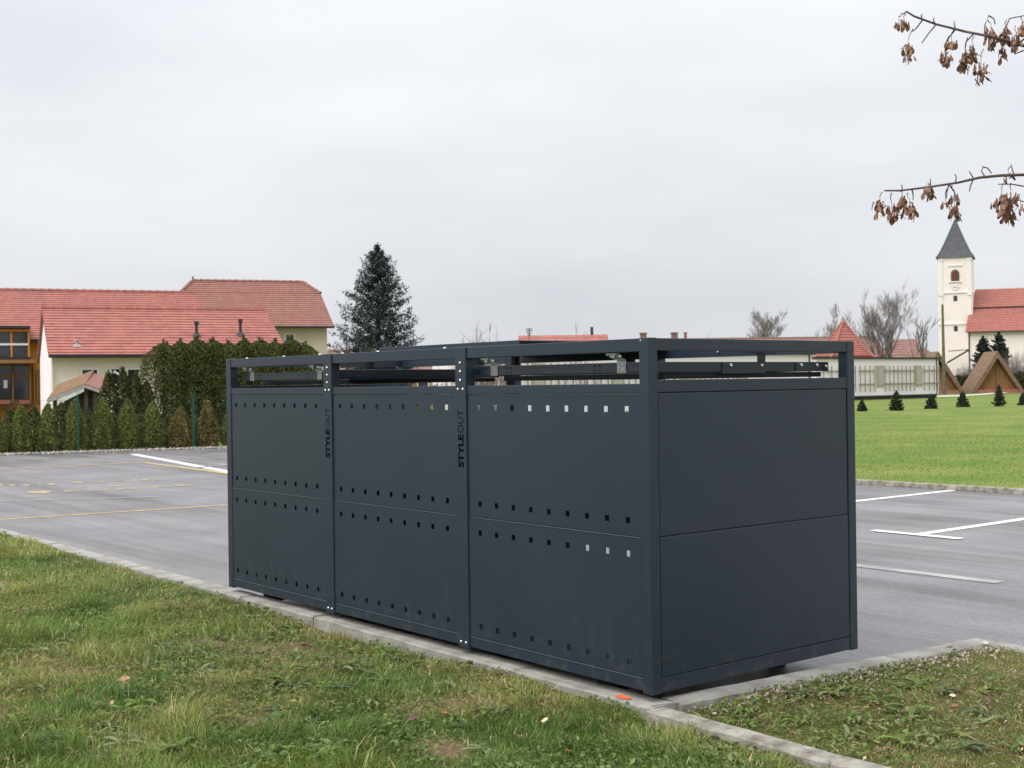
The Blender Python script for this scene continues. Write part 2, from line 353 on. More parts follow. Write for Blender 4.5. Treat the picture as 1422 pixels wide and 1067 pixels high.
# turf under the foreground grass
def turf_z(s, l):
    z = 0.078 + 0.05 * (fbm(s, l, 0.55, 3) - 0.5) + 0.03 * (fbm(s, l, 2.2, 9) - 0.5)
    z = z - 0.035 * (l < 0) * np.exp(-((s + 0.05) / 0.35) ** 2) + 0.014 * ((s > 0.05) & (l < 0))
    return z - 0.045 * np.exp(-((l - 2.5) / 1.0) ** 2) * np.exp(-((s + 0.05) / 0.5) ** 2)
BARE = [(*inv(G(390, 905, .05)), 0.30), (*inv(G(300, 902, .05)), 0.16), (*inv(G(620, 1050, .05)), 0.09), (*inv(G(135, 905, .05)), 0.10), (*inv(G(365, 1010, .05)), 0.13), (*inv(G(480, 915, .05)), 0.12)]
def bare(s_, l_):
    b = np.zeros(len(s_))
    for a, c, r in BARE: b = np.maximum(b, np.exp(-(((s_ - a) ** 2 + ((l_ - c) * 0.8) ** 2) / r ** 2)))
    return b
M_TURF = mat('turf soil', (0.1, 0.1, 0.05), attr=True, rough=0.95, bump=1.0, bscale=48, spec=0.1)
def turf_col(x, y):
    n1 = fbm(x, y, 1.4, 21); k = np.clip(bare(x, y) * 1.3 + np.clip(0.44 - n1, 0, 1) * 3.0, 0, 1)[:, None]; q = fbm(x, y, 9.0, 31)[:, None]
    g_ = np.array([[0.080, 0.098, 0.028]]) * (0.6 + 0.8 * q); so = np.array([[0.185, 0.130, 0.085]]) * (0.55 + 0.9 * q); return g_ * (1 - k) + so * k
def turf(name, s0, s1, l0, l1, step, label, shear=0.0):
    xs = np.arange(s0, s1 + 1e-6, step); ys = np.arange(l0, l1 + 1e-6, step)
    X, Y_ = np.meshgrid(xs, ys, indexing='ij'); Y_ = Y_ + shear * X; Z = turf_z(X, Y_)
    nx, ny = X.shape; idx = np.arange(nx * ny).reshape(nx, ny)
    f = np.stack([idx[:-1, :-1], idx[1:, :-1], idx[1:, 1:], idx[:-1, 1:]], -1).reshape(-1, 4)
    o = np_mesh(name, np.stack([X, Y_, Z], -1).reshape(-1, 3), f.ravel(), np.full(len(f), 4), M_TURF, None, turf_col(X.ravel(), Y_.ravel()))
    o.location = (CX, CY, 0); o.rotation_euler = (0, 0, PHI)
    return tag(o, label=label, kind='structure')
turf('verge', -12.0, -0.03, -7, 17, 0.05, 'patchy grass verge in front of the long kerb')
turf('grass_island', -0.09, 2.26, -8.0, -0.04, 0.05, 'leaf strewn grass corner to the right of the enclosure', -0.096)


# ------------------------------------------------------------------ the waste bin enclosure
Z0, H, LEN, DEP = 0.13, 1.62, 4.24, 1.519
enc = tag(empty('bin_enclosure', (CX, CY, Z0), PHI), 'dark anthracite steel bin enclosure of three bays standing behind the kerb', 'bin enclosure')
J = [(0.0, 0.06), (1.379, 1.474), (2.780, 2.875), (4.17, 4.24)]     # posts along the long side
def part(name, x0, x1, y0, y1, z0, z1, m=M_ANT, bev=0.0025, parent=enc): return MB().box(x0, x1, y0, y1, z0, z1).build(name, m, parent, bevel=bev)
for i, (a, b) in enumerate(J):
    px_ = -0.004 if i in (1, 2) else 0.0
    part('post', px_, 0.06, a, b, 0, H, bev=0.004)
    part('post', DEP - 0.06, DEP, a, b, 0, H, bev=0.004)
def holed(name, parent, y0, y1, z0, z1, x, rows, ys, hs=0.0285, t=0.003, m=M_ANT, hsz=0.029):
    """sheet in the plane x with real square holes punched in rows"""
    gy = sorted({y0, y1} | {q + e * hs / 2 for q in ys for e in (-1, 1)}); gz = sorted({z0, z1} | {q + e * hsz / 2 for q in rows for e in (-1, 1)})
    def hole(i, j):
        cy, cz = (gy[i] + gy[i + 1]) / 2, (gz[j] + gz[j + 1]) / 2
        return any(abs(cy - q) < hs / 2 for q in ys) and any(abs(cz - q) < hsz / 2 for q in rows)
    ny, nz_ = len(gy), len(gz); vs_ = [(x + k * t, a, b) for k in (0, 1) for a in gy for b in gz]
    vid = lambda k, i, j: k * ny * nz_ + i * nz_ + j
    fs = []
    full = lambda i, j: 0 <= i < ny - 1 and 0 <= j < nz_ - 1 and not hole(i, j)
    for i in range(ny - 1):
        for j in range(nz_ - 1):
            if not full(i, j): continue
            fs.append((vid(0, i, j), vid(0, i, j + 1), vid(0, i + 1, j + 1), vid(0, i + 1, j)))
            fs.append((vid(1, i, j), vid(1, i + 1, j), vid(1, i + 1, j + 1), vid(1, i, j + 1)))
            for di, dj, p, q in ((-1, 0, (i, j), (i, j + 1)), (1, 0, (i + 1, j + 1), (i + 1, j)), (0, -1, (i + 1, j), (i, j)), (0, 1, (i, j + 1), (i + 1, j + 1))):
                if not full(i + di, j + dj): fs.append((vid(0, *p), vid(1, *p), vid(1, *q), vid(0, *q)))
    e = MB(); e.v = vs_; e.f = fs
    me = e.mesh(name); bm = bmesh.new(); bm.from_mesh(me); bmesh.ops.delete(bm, geom=[v for v in bm.verts if not v.link_faces], context='VERTS'); bm.to_mesh(me); bm.free()
    me.materials.append(m); return link(bpy.data.objects.new(name, me), parent)
HOLES = [(0.152, 1.278), (1.573, 2.695), (2.986, 4.10)]
for i in range(3):
    a, b = J[i][1], J[i + 1][0]; g = 0.002
    # long side towards the verge
    part('top_beam', 0.004, 0.06, a + g * 0.5, b - g * 0.5, 1.558, H - 0.002)
    part('middle_beam', 0.004, 0.05, a + g * 0.5, b - g * 0.5, 1.366, 1.411)
    part('bottom_beam', 0.004, 0.05, a + g * 0.5, b - g * 0.5, 0.012, 0.070)
    ys = list(np.linspace(*HOLES[i], 9))
    holed('perforated_panel', enc, a + 0.003, b - 0.003, 0.714, 1.3635, 0.0065, (0.782, 1.294), ys)
    holed('perforated_panel', enc, a + 0.003, b - 0.003, 0.073, 0.7105, 0.0042, (0.131, 0.629), ys, t=0.006)
    for zt in (0.7105, 1.3635, 0.0700): MB().prism([(0.0005, a + 0.003, zt - 0.004), (0.0040, a + 0.003, zt - 0.0003), (0.0041, a + 0.003, zt - 0.004)] if zt < 1 else [(0.0028, a + 0.003, zt - 0.004), (0.0063, a + 0.003, zt - 0.0003), (0.0064, a + 0.003, zt - 0.004)], (0, b - a - 0.006, 0)).build('panel_lip', M_ANT, enc)
    part('gap_backing', 0.012, 0.045, a + 0.003, b - 0.003, 0.70, 0.722, bev=0)
    part('gap_backing', 0.0105, 0.03, a + 0.003, b - 0.003, 1.345, 1.3652, bev=0); part('gap_backing', 0.0105, 0.03, a + 0.003, b - 0.003, 0.0708, 0.085, bev=0)  # backing strips added behind the gaps to keep light from passing through
    # far long side: beams and doors
    part('top_beam', DEP - 0.06, DEP - 0.004, a + g * 0.5, b - g * 0.5, 1.558, H - 0.002)
    part('bottom_beam', DEP - 0.05, DEP - 0.004, a + g * 0.5, b - g * 0.5, 0.012, 0.070)
    w = (b - a) / 2
    for k in range(2):
        d = part('door', DEP - 0.035, DEP - 0.006, a + k * w + 0.006, a + (k + 1) * w - 0.006, 0.40 if (i, k) == (1, 0) else 0.078, 1.17)
        MB().tube([(DEP + 0.0, a + w + (-1, 1)[k] * 0.07, 0.62), (DEP + 0.03, a + w + (-1, 1)[k] * 0.07, 0.62), (DEP + 0.03, a + w + (-1, 1)[k] * 0.07, 0.80), (DEP + 0.0, a + w + (-1, 1)[k] * 0.07, 0.80)], 0.008, 8).build('handle', M_ZINC, d)
for y0, y1 in ((0.0, 0.06), (LEN - 0.06, LEN)):                      # short sides
    o_ = 0.004 if y0 == 0 else 0.0; q_ = 0.0 if y0 == 0 else 0.004
    part('top_beam', 0.061, DEP - 0.061, y0 + o_, y1 - q_, 1.562, H - 0.002)
    part('middle_beam', 0.061, DEP - 0.061, y0 + o_, y1 - q_, 1.371, 1.428)
    part('bottom_beam', 0.061, DEP - 0.061, y0 + o_, y1 - q_, 0.004, 0.071)
    yy = (y0 + 0.005, y0 + 0.035) if y0 == 0 else (y1 - 0.035, y1 - 0.005)
    part('side_panel', 0.0655, DEP - 0.0655, *yy, 0.7135, 1.3675, bev=0.0032)
    part('side_panel', 0.0655, DEP - 0.0655, yy[0] - (0.002 if y0 == 0 else 0), yy[1], 0.0745, 0.7105, bev=0.0032)
    part('gap_backing', 0.062, DEP - 0.062, yy[0] + 0.012, yy[1] - 0.004, 0.69, 0.735, bev=0)
    part('gap_backing', 0.062, DEP - 0.062, yy[1] + 0.001 if y0 == 0 else yy[0] - 0.015, yy[1] + 0.015 if y0 == 0 else yy[0] - 0.001, 1.355, 1.3705, bev=0)  # added strip that closes this gap against light as well
part('added_floor_sheet', 0.052, DEP - 0.052, 0.062, LEN - 0.072, 0.0, 0.006, M_BLACK, 0)  # unseen dark sheet, added to block light from below behind the lower holes
# bolts: one dome mesh shared
def dome(r=0.009, h=0.006):
    e = MB(); n = 10; rings = [(r, 0), (r * 0.92, h * 0.5), (r * 0.55, h * 0.9)]
    for rr_, z in rings:
        for k in range(n): e.v.append((rr_ * math.cos(2 * math.pi * k / n), rr_ * math.sin(2 * math.pi * k / n), z))
    e.v.append((0, 0, h)); 
    for i in range(2):
        for k in range(n): e.f.append((i * n + k, i * n + (k + 1) % n, (i + 1) * n + (k + 1) % n, (i + 1) * n + k))
    for k in range(n): e.f.append((2 * n + k, 2 * n + (k + 1) % n, 3 * n))
    e.f.append(tuple(range(n))[::-1])
    me = e.mesh('bolt', smooth=True); me.materials.append(M_BOLT); return me
ME_BOLT = dome()
def bolt(loc, axis='-x', parent=enc, s=1.0):
    o = link(bpy.data.objects.new('bolt', ME_BOLT), parent); o.location = loc; o.scale = (s, s, s)
    o.rotation_euler = {'-x': (0, -math.pi / 2, 0), '+x': (0, math.pi / 2, 0), '-y': (math.pi / 2, 0, 0), '+z': (0, 0, 0)}[axis]
for a, b in J[1:3]:
    c = (a + b) / 2
    for z in (1.533, 1.487, 1.440): bolt((-0.004, c, z))
    for z in (1.392, 0.030):
        for e in (-1, 1): bolt((-0.004, c + e * 0.022, z))
for y in (0.30, 0.345, 0.9): bolt((DEP - 0.061, y, 1.588), s=1.3)
for y in (2.98, 3.45, 3.98, 1.62, 2.3, 2.70): bolt((0.035, y, H - 0.002), '+z', s=1.2)
bolt((0.0, 0.048, 1.607), s=0.5)
# lettering on the two middle posts, reading upwards
def text_mesh(body, width, height, bold, name):
    cu = bpy.data.curves.new(name, 'FONT'); cu.body = body; cu.size = 1.0; cu.offset = bold; cu.extrude = 0.0; cu.resolution_u = 6
    ob = bpy.data.objects.new(name, cu); COL.objects.link(ob)
    bpy.context.view_layer.update()
    me = bpy.data.meshes.new_from_object(ob.evaluated_get(bpy.context.evaluated_depsgraph_get()))
    bpy.data.objects.remove(ob); bpy.data.curves.remove(cu)
    co = np.zeros(len(me.vertices) * 3, np.float32); me.vertices.foreach_get('co', co); co = co.reshape(-1, 3)
    mn, mx_ = co.min(0), co.max(0); co[:, 0] = (co[:, 0] - mn[0]) / (mx_[0] - mn[0]) * width; co[:, 1] = (co[:, 1] - mn[1]) / (mx_[1] - mn[1]) * height; co[:, 2] = 0
    me.vertices.foreach_set('co', co.ravel()); me.materials.clear(); me.materials.append(M_PRINT); me.update(); return me
ROT_TXT = Matrix(((0, 0, -1), (0, 1, 0), (1, 0, 0)))     # x -> up, y -> +y, z -> -x
me_b = text_mesh('STYLE', 0.178, 0.050, 0.036, 'lettering'); me_l = text_mesh('OUT', 0.122, 0.050, -0.009, 'lettering')
for a, b in J[1:3]:
    for me, z in ((me_b, 0.972), (me_l, 0.972 + 0.186)):
        o = link(bpy.data.objects.new('lettering', me), enc)
        o.matrix_local = Matrix.Translation((-0.0048, (a + b) / 2 - 0.024, z)) @ ROT_TXT.to_4x4()
# lids: frame of four tubes round a black tray, hung on zinc hinges
def lid(y0, y1, zt, x0=0.075, x1=1.425, hung=True, conn=False):
    t = part('lid', x0 + 0.14, x1 - 0.03, y0 + 0.02, y1 - 0.02, zt - 0.078, zt - 0.052, M_BLACK) if hung else part('lid', x0 + 0.01, x1, y0, y1, zt - 0.030, zt - 0.004, M_BLACK)
    for xa, xb, ya, yb in ((x0, x0 + 0.04, y0, y1), (x1 - 0.04, x1, y0, y1), (x0 + 0.041, x1 - 0.041, y0, y0 + 0.04), (x0 + 0.041, x1 - 0.041, y1 - 0.04, y1)):
        part('lid_rail', xa, xb, ya, yb, zt - 0.049, zt, parent=t)
    if not hung: return t
    for y in (y0 + 0.15, y1 - 0.12):
        e = MB().box(x0 - 0.0035, x0 - 0.0005, y - 0.03, y + 0.03, zt - 0.05, zt + 0.012)
        e.box(x0 - 0.03, x0 - 0.0005, y - 0.02, y + 0.02, zt + 0.0125, zt + 0.018)
        e.obox((x0 - 0.015, y + 0.02, zt + 0.012), (x0 - 0.025, y + 0.05, 1.555), 0.022, 0.004)
        e.box(0.025, 0.05, y - 0.01, y + 0.055, 1.545, 1.5565).box(0.03, 0.045, y + 0.01, y + 0.035, 1.535, 1.5445)
        e.tube([(0.02, y + 0.0, 1.538), (0.065, y + 0.0, 1.538)], 0.009, 8)
        h_ = e.build('hinge', M_ZINC, t)
        for dy in (-0.016, 0.016):
            for dz in (-0.038, -0.012):
                o = link(bpy.data.objects.new('screw', ME_SCREW), t); o.location = (x0 - 0.0036, y + dy, zt + dz); o.rotation_euler = (0, -math.pi / 2, 0)
    for yc in (y0 + 0.32, y1 - 0.24):
        for dy in (-0.018, 0.018):
            for dz in (-0.036, -0.012):
                o = link(bpy.data.objects.new('screw_hole', ME_HOLE), t); o.location = (x0 - 0.0006, yc + dy, zt + dz); o.rotation_euler = (0, -math.pi / 2, 0)
    if conn:                                                          # joining plates with bolts on the end rail
        part('joining_plate', 0.60, 0.92, y0 - 0.006, y0 - 0.0005, zt - 0.058, zt - 0.002, parent=t, bev=0.001)
        part('joining_plate', 1.16, 1.424, y0 - 0.006, y0 - 0.0005, zt - 0.049, zt - 0.002, parent=t, bev=0.001)
        part('tab', 0.86, 0.92, y0 - 0.0055, y0 - 0.001, zt - 0.001, zt + 0.042, parent=t, bev=0.001)
        part('tab_cap', 0.80, 0.98, y0 - 0.02, y0 + 0.04, zt + 0.043, zt + 0.046, M_BLACK, 0, t)
        for x, z in ((0.66, -0.018), (0.89, -0.018), (1.20, -0.018), (1.33, -0.018), (1.405, -0.024)): bolt((x, y0 - 0.006, zt + z), '-y', t, 1.2)
    return t
ME_SCREW = ME_BOLT.copy(); ME_SCREW.transform(Matrix.Scale(0.5, 4)); ME_SCREW.materials.clear(); ME_SCREW.materials.append(M_ZINC)
ME_HOLE = ME_BOLT.copy(); ME_HOLE.transform(Matrix.Scale(0.45, 4)); ME_HOLE.materials.clear(); ME_HOLE.materials.append(M_PRINT)
lid(0.10, 1.345, 1.512, conn=True)
lid(2.90, 4.10, 1.512)
lid(1.30, 2.70, H + 0.036, 0.30, 1.46, hung=False)
for y in (1.5, 2.62):
    for x in (0.18, 1.34): part('lid_support', x - 0.02, x + 0.02, y - 0.02, y + 0.02, H - 0.1, H - 0.014, M_BLACK, 0)
for x in (0.15, 1.31): part('cross_beam', 0.0605, DEP - 0.0605, {0.15: 1.40, 1.31: 2.80}[x], {0.15: 1.45, 1.31: 2.85}[x], 1.47, 1.52)
# feet
for x in (0.16, DEP - 0.16):
    for y in (0.42, 1.36, 2.76, 3.86):
        MB().box(x - 0.05, x + 0.05, y - 0.07, y + 0.07, -0.06, 0.03).tube([(x, y, -Z0 + 0.002), (x, y, -0.059)], 0.055, 14).build('foot', M_RUBBER, enc)

# ------------------------------------------------------------------ buildings
def tile_mat(name, c1, c2, c3):
    """clay tiles: tone per tile, moss and weather in large patches"""
    m = bpy.data.materials.new(name); m.use_nodes = True; n = m.node_tree.nodes; l = m.node_tree.links; b = n['Principled BSDF']
    t = n.new('ShaderNodeTexCoord')
    mp1 = n.new('ShaderNodeMapping'); mp1.inputs['Scale'].default_value = (4.0, 3.1, 3.1)
    wn_ = n.new('ShaderNodeTexVoronoi'); wn_.inputs['Scale'].default_value = 1.0
    l.new(t.outputs['Object'], mp1.inputs[0]); l.new(mp1.outputs[0], wn_.inputs['Vector'])
    bw = n.new('ShaderNodeRGBToBW'); l.new(wn_.outputs['Color'], bw.inputs[0])
    k = n.new('ShaderNodeMix'); k.data_type = 'RGBA'; k.inputs[6].default_value = (*c1, 1); k.inputs[7].default_value = (*c2, 1); l.new(bw.outputs[0], k.inputs[0])
    nz_ = n.new('ShaderNodeTexNoise'); nz_.inputs['Scale'].default_value = 0.5; nz_.inputs['Detail'].default_value = 8; nz_.inputs['Roughness'].default_value = 0.65; l.new(t.outputs['Object'], nz_.inputs['Vector'])
    r = n.new('ShaderNodeValToRGB'); r.color_ramp.elements[0].position = 0.45; r.color_ramp.elements[0].color = (0, 0, 0, 1); r.color_ramp.elements[1].position = 0.72; r.color_ramp.elements[1].color = (0.75,) * 3 + (1,)
    l.new(nz_.outputs['Fac'], r.inputs[0])
    k2_ = n.new('ShaderNodeMix'); k2_.data_type = 'RGBA'; l.new(r.outputs[0], k2_.inputs[0]); l.new(k.outputs[2], k2_.inputs[6]); k2_.inputs[7].default_value = (*c3, 1)
    l.new(k2_.outputs[2], b.inputs['Base Color']); b.inputs['Roughness'].default_value = 0.75; b.inputs['Specular IOR Level'].default_value = 0.3
    return m
T_RED = tile_mat('red clay tiles', (0.315, 0.110, 0.092), (0.415, 0.160, 0.132), (0.27, 0.13, 0.105))
T_OLD = tile_mat('old red tiles', (0.245, 0.105, 0.085), (0.325, 0.145, 0.115), (0.22, 0.13, 0.10))
T_BROWN = tile_mat('brown weathered tiles', (0.21, 0.115, 0.095), (0.28, 0.155, 0.13), (0.19, 0.12, 0.10))
W_CREAM = mat('cream render', (0.80, 0.705, 0.60), (0.85, 0.76, 0.665), rough=0.9, scale=0.8)
W_WHITE = mat('white render', (0.86, 0.78, 0.84), (0.89, 0.82, 0.87), rough=0.9, scale=0.8)
W_BEIGE = mat('beige render', (0.56, 0.49, 0.385), (0.66, 0.59, 0.48), rough=0.9, scale=0.7)
W_CHURCH = mat('church render', (0.80, 0.72, 0.68), (0.86, 0.785, 0.75), rough=0.9, scale=0.4)
W_TRIM = mat('pale trim', (0.78, 0.75, 0.73), (0.83, 0.80, 0.78), rough=0.9, scale=1)
W_ORANGE = mat('orange stained boards', (0.46, 0.20, 0.035), (0.56, 0.27, 0.06), rough=0.7, scale=3, vec=(6, 6, 0.6))
W_WOOD = mat('brown timber', (0.23, 0.115, 0.045), (0.33, 0.18, 0.075), rough=0.75, scale=3, vec=(5, 5, 0.7))
W_DARKWOOD = mat('dark timber', (0.05, 0.035, 0.025), (0.10, 0.07, 0.05), rough=0.85, scale=5, vec=(4, 4, 0.8))
W_SHINGLE = mat('thatch brown shingles', (0.15, 0.095, 0.06), (0.25, 0.165, 0.105), rough=0.9, scale=3)
W_BRICK = mat('orange render', (0.50, 0.25, 0.16), (0.56, 0.31, 0.21), rough=0.9, scale=1)
M_GUTTER = mat('dark gutter metal', (0.03, 0.033, 0.038), rough=0.5)
M_FRAME = mat('white window frame', (0.78, 0.78, 0.77), rough=0.5)
M_GLASS = mat('window glass', (0.022, 0.026, 0.034), (0.04, 0.045, 0.055), rough=0.08, spec=0.6, scale=0.7)
M_SLATE = mat('grey spire slate', (0.060, 0.060, 0.075), (0.088, 0.088, 0.108), rough=0.6, scale=1.5)
M_COPPER = mat('green copper', (0.06, 0.14, 0.10), (0.09, 0.18, 0.13), rough=0.7, scale=6)
M_GREY = mat('weathered grey board', (0.30, 0.29, 0.29), (0.42, 0.41, 0.40), rough=0.8, scale=6)

def roof_face(e, left, right, zdir, nrm, courses, lift=0.028):
    """stepped tile courses; left/right: lists of (t, point) polylines from eave t=0 to ridge t=1"""
    def at(poly, t):
        for (t0, p0), (t1, p1) in zip(poly, poly[1:]):
            if t <= t1 + 1e-9: return Vector(p0).lerp(Vector(p1), (t - t0) / max(1e-9, t1 - t0))
        return Vector(poly[-1][1])
    ts = sorted(set([k / courses for k in range(courses + 1)] + [t for t, _ in left + right]))
    n = Vector(nrm).normalized()
    for t0, t1 in zip(ts, ts[1:]):
        a, b, c, d = at(left, t0), at(right, t0), at(right, t1), at(left, t1)
        a2, b2 = a + n * lift, b + n * lift
        if (c - d).length < 1e-5: e.add([a2, b2, c], [(0, 1, 2)])
        else: e.add([a2, b2, c, d], [(0, 1, 2, 3)])
        e.add([a, b, b2, a2], [(0, 1, 2, 3)])
def house(name, label, o, ang, L_, D_, ez, rz_, wall, tile, ov=0.45, vov=0.25, hip=0.0, hipt=0.72, courses=14, group=None, ridge_caps=True, base=-0.1, gutter=True):
    """gabled (or half-hipped) house; o = front left corner of the walls; local x along the front, y to the back"""
    root = tag(empty(name, (o[0], o[1], 0), ang), label, 'house', group)
    h2 = D_ / 2; sl = (rz_ - ez) / h2; lo = ez - sl * ov
    zc = ez + (rz_ - ez) * hipt; yc = h2 * hipt
    if hip: prof = [(0, base), (0, ez), (yc, zc), (D_ - yc, zc), (D_, ez), (D_, base)]
    else: prof = [(0, base), (0, ez), (h2, rz_), (D_, ez), (D_, base)]
    MB().prism([(0, y, z - 0.10 if z > base else z) for y, z in prof], (L_, 0, 0)).build('wall', wall, root)
    e = MB(); xl, xr = -vov, L_ + vov
    def edge(x, hx, front=True):
        s_ = (lambda y: y) if front else (lambda y: D_ - y)
        if hip: return [(0, (x, s_(-ov), lo)), ((yc + ov) / (h2 + ov), (x, s_(yc), zc)), (1, (hx, s_(h2), rz_))]
        return [(0, (x, s_(-ov), lo)), (1, (x, s_(h2), rz_))]
    roof_face(e, edge(xl, hip), edge(xr, L_ - hip), None, (0, -sl, 1), courses)
    roof_face(e, edge(xl, hip, False), edge(xr, L_ - hip, False), None, (0, sl, 1), courses)
    # soffit side of the roof, a little under the tiles
    th = 0.07
    for f in (True, False):
        a, b = edge(xl, hip, f), edge(xr, L_ - hip, f)
        q = [Vector(p) - Vector((0, 0, th)) for _, p in a] + [Vector(p) - Vector((0, 0, th)) for _, p in b[::-1]]
        e.poly(q)
        for ed in (a, b):
            for (_, p0), (_, p1) in zip(ed, ed[1:]): e.add([Vector(p0) - Vector((0, 0, th)), Vector(p1) - Vector((0, 0, th)), Vector(p1) + Vector((0, 0, .03)), Vector(p0) + Vector((0, 0, .03))], [(0, 1, 2, 3)])
    if hip:
        n_h = (rz_ - zc) / (hip + vov)
        roof_face(e, [(0, (xl, D_ - yc, zc)), (1, (hip, h2, rz_))], [(0, (xl, yc, zc)), (1, (hip, h2, rz_))], None, (-n_h, 0, 1), 5)
        roof_face(e, [(0, (xr, yc, zc)), (1, (L_ - hip, h2, rz_))], [(0, (xr, D_ - yc, zc)), (1, (L_ - hip, h2, rz_))], None, (n_h, 0, 1), 5)
    rf = e.build('roof', tile, root, fix=False)
    if ridge_caps:
        c = MB(); n_ = max(3, int((L_ - 2 * hip) / 0.38)); x0 = hip if hip else xl; x1 = L_ - hip if hip else xr; st = (x1 - x0) / n_
        for k in range(n_): c.tube([(x0 + k * st, h2, rz_ + 0.02), (x0 + (k + 0.98) * st, h2, rz_ + 0.005)], [0.11, 0.085], 6)
        if hip:
            for xe, xh in ((xl, hip), (xr, L_ - hip)):
                for s_ in (yc, D_ - yc):
                    for k in range(5): c.tube([Vector((xe, s_, zc)).lerp(Vector((xh, h2, rz_)), k / 5) + Vector((0, 0, .03)), Vector((xe, s_, zc)).lerp(Vector((xh, h2, rz_)), (k + .97) / 5) + Vector((0, 0, .03))], [0.10, 0.08], 6)
        c.build('ridge_tiles', tile, rf)
    if gutter: MB().box(xl, xr, -ov - 0.12, -ov - 0.005, lo - 0.05, lo + 0.05).build('gutter', M_GUTTER, root)
    return root
def window(root, o, ang, px0, py0, px1, py1, bars=0, fm=None, depth=0.05):
    """window on the front wall, from its photo rectangle"""
    x0, z1 = on_wall(px0, py0, o, ang); x1, z0 = on_wall(px1, py1, o, ang); t = min(0.09, (x1 - x0) * 0.12)
    e = MB().box(x0, x1, -depth, -0.003, z0, z0 + t).box(x0, x1, -depth, -0.003, z1 - t, z1).box(x0, x0 + t, -depth, -0.003, z0 + t, z1 - t).box(x1 - t, x1, -depth, -0.003, z0 + t, z1 - t)
    for k in range(bars):
        xx = x0 + (x1 - x0) * (k + 1) / (bars + 1); e.box(xx - t / 3, xx + t / 3, -depth + 0.004, -0.003, z0 + t, z1 - t)
    w = e.build('window', fm or M_FRAME, root)
    MB().box(x0 + t * 0.5, x1 - t * 0.5, -0.022, -0.002, z0 + t * 0.5, z1 - t * 0.5).build('pane', M_GLASS, w)
    MB().box(x0 - 0.05, x1 + 0.05, -depth - 0.05, -0.002, z0 - 0.06, z0 - 0.002).build('sill', fm or M_FRAME, w)
    return w
def pipe_on_roof(root, o, ang, px, py, D_, ez, rz_, h=0.5):
    """vent pipe standing on the front slope where the photo shows it"""
    sl = (rz_ - ez) / (D_ / 2); lo_, hi_ = 0.0, D_ / 2
    for _ in range(40):
        y = (lo_ + hi_) / 2; oo = (o[0] - y * math.sin(ang), o[1] + y * math.cos(ang)); x, z = on_wall(px, py, oo, ang)
        if z > ez + sl * y: lo_ = y
        else: hi_ = y
    z = ez + sl * y
    return MB().tube([(x, y, z - 0.05), (x, y, z + h * 0.2)], [0.22, 0.09], 8).tube([(x, y, z + h * 0.1), (x, y, z + h)], 0.055, 8).tube([(x, y, z + h * 0.8), (x, y, z + h * 1.05)], 0.09, 8).build('vent_pipe', M_GREY if h < 0.3 else M_GUTTER, root)

A23 = R(23)
o1 = P(72, 545, 46.0)
h1 = house('house', 'cream single storey house with bright red tile roof and white gable', o1, A23, 8.5, 8.0, 2.95, 4.72, W_CREAM, T_RED, courses=17, vov=0.12)
MB().prism([(-0.012, 0, -0.1), (-0.012, 0, 2.86), (-0.012, 4, 4.60), (-0.012, 8, 2.86), (-0.012, 8, -0.1)], (0.01, 0, 0)).build('gable_render', W_WHITE, h1)
window(h1, o1, A23, 111, 511, 138, 526); window(h1, o1, A23, 153, 511.5, 168, 535, 0); window(h1, o1, A23, 175, 511.5, 195, 536, 0)
x_, z_ = on_wall(86, 528, o1, A23); x2_, _ = on_wall(106, 528, o1, A23)
MB().box(x_, x2_, -0.06, -0.003, 0.0, z_).build('door', M_FRAME, h1)
pipe_on_roof(h1, o1, A23, 273, 467, 8.0, 2.95, 4.72, 0.55); pipe_on_roof(h1, o1, A23, 334, 466, 8.0, 2.95, 4.72, 0.62); pipe_on_roof(h1, o1, A23, 107, 480, 8.0, 2.95, 4.72, 0.2)
e = MB().tube([(0.02, -0.08, -0.1), (0.02, -0.08, 2.7)], 0.045, 8); e.build('downpipe', W_CREAM, h1)
MB().tube([(x2_ + 1.3, -0.02, 2.12), (x2_ + 1.3, -0.25, 2.18), (x2_ + 1.55, -0.28, 2.0)], 0.04, 8).build('exhaust_pipe', M_FRAME, h1)

o2 = P(55, 545, 58.0); o2 = o2 - Vector((math.cos(A23), math.sin(A23), 0)) * 11
h2 = house('house', 'long red roofed house with orange timber front and glazed dormer', o2, A23, 18.6, 10.0, 4.0, 6.42, W_ORANGE, T_RED, courses=23)
# glazed projecting dormer and porch of house 2
fo = o2 + Vector((math.sin(A23), -math.cos(A23), 0)) * 0.9
X = lambda px, py: on_wall(px, py, fo, A23)
def front(name, px0, py0, px1, py1, d0, d1, m, parent=None):
    (xa, za), (xb, zb) = X(px0, py0), X(px1, py1)
    return MB().box(xa, xb, -0.9 + d0, -0.9 + d1, zb, za).build(name, m, parent or h2)
front('dormer_wall', -80, 456, 41, 498, 0.12, 2.6, W_WOOD)
front('dormer_roof', -82, 452.5, 42, 456.5, -0.25, 3.0, M_GUTTER)
front('dormer_beam', -80, 457, 40, 461, -0.05, 0.115, W_ORANGE)
front('dormer_sill', -80, 496.5, 42, 500, -0.15, 0.118, M_GUTTER)
for a, b in ((-60, -34), (-30, -12), (-9, 14), (18, 38)):
    for c, d in ((462.5, 477), (480, 495.5)): p_ = front('dormer_window', a, c, b, d, 0.06, 0.118, M_GLASS)
front('dormer_transom', -80, 477, 39, 479.8, 0.0, 0.118, M_FRAME)
for a in (-33, -11.5, 14.2, 38.2): front('dormer_post', a, 461.2, a + 3.4, 496.3, 0.01, 0.116, W_ORANGE)
front('porch_roof', -90, 501, 49, 505, -1.0, 0.85, W_WOOD)
front('porch_wall', -90, 505.5, 44, 566, 0.2, 0.88, W_WOOD)
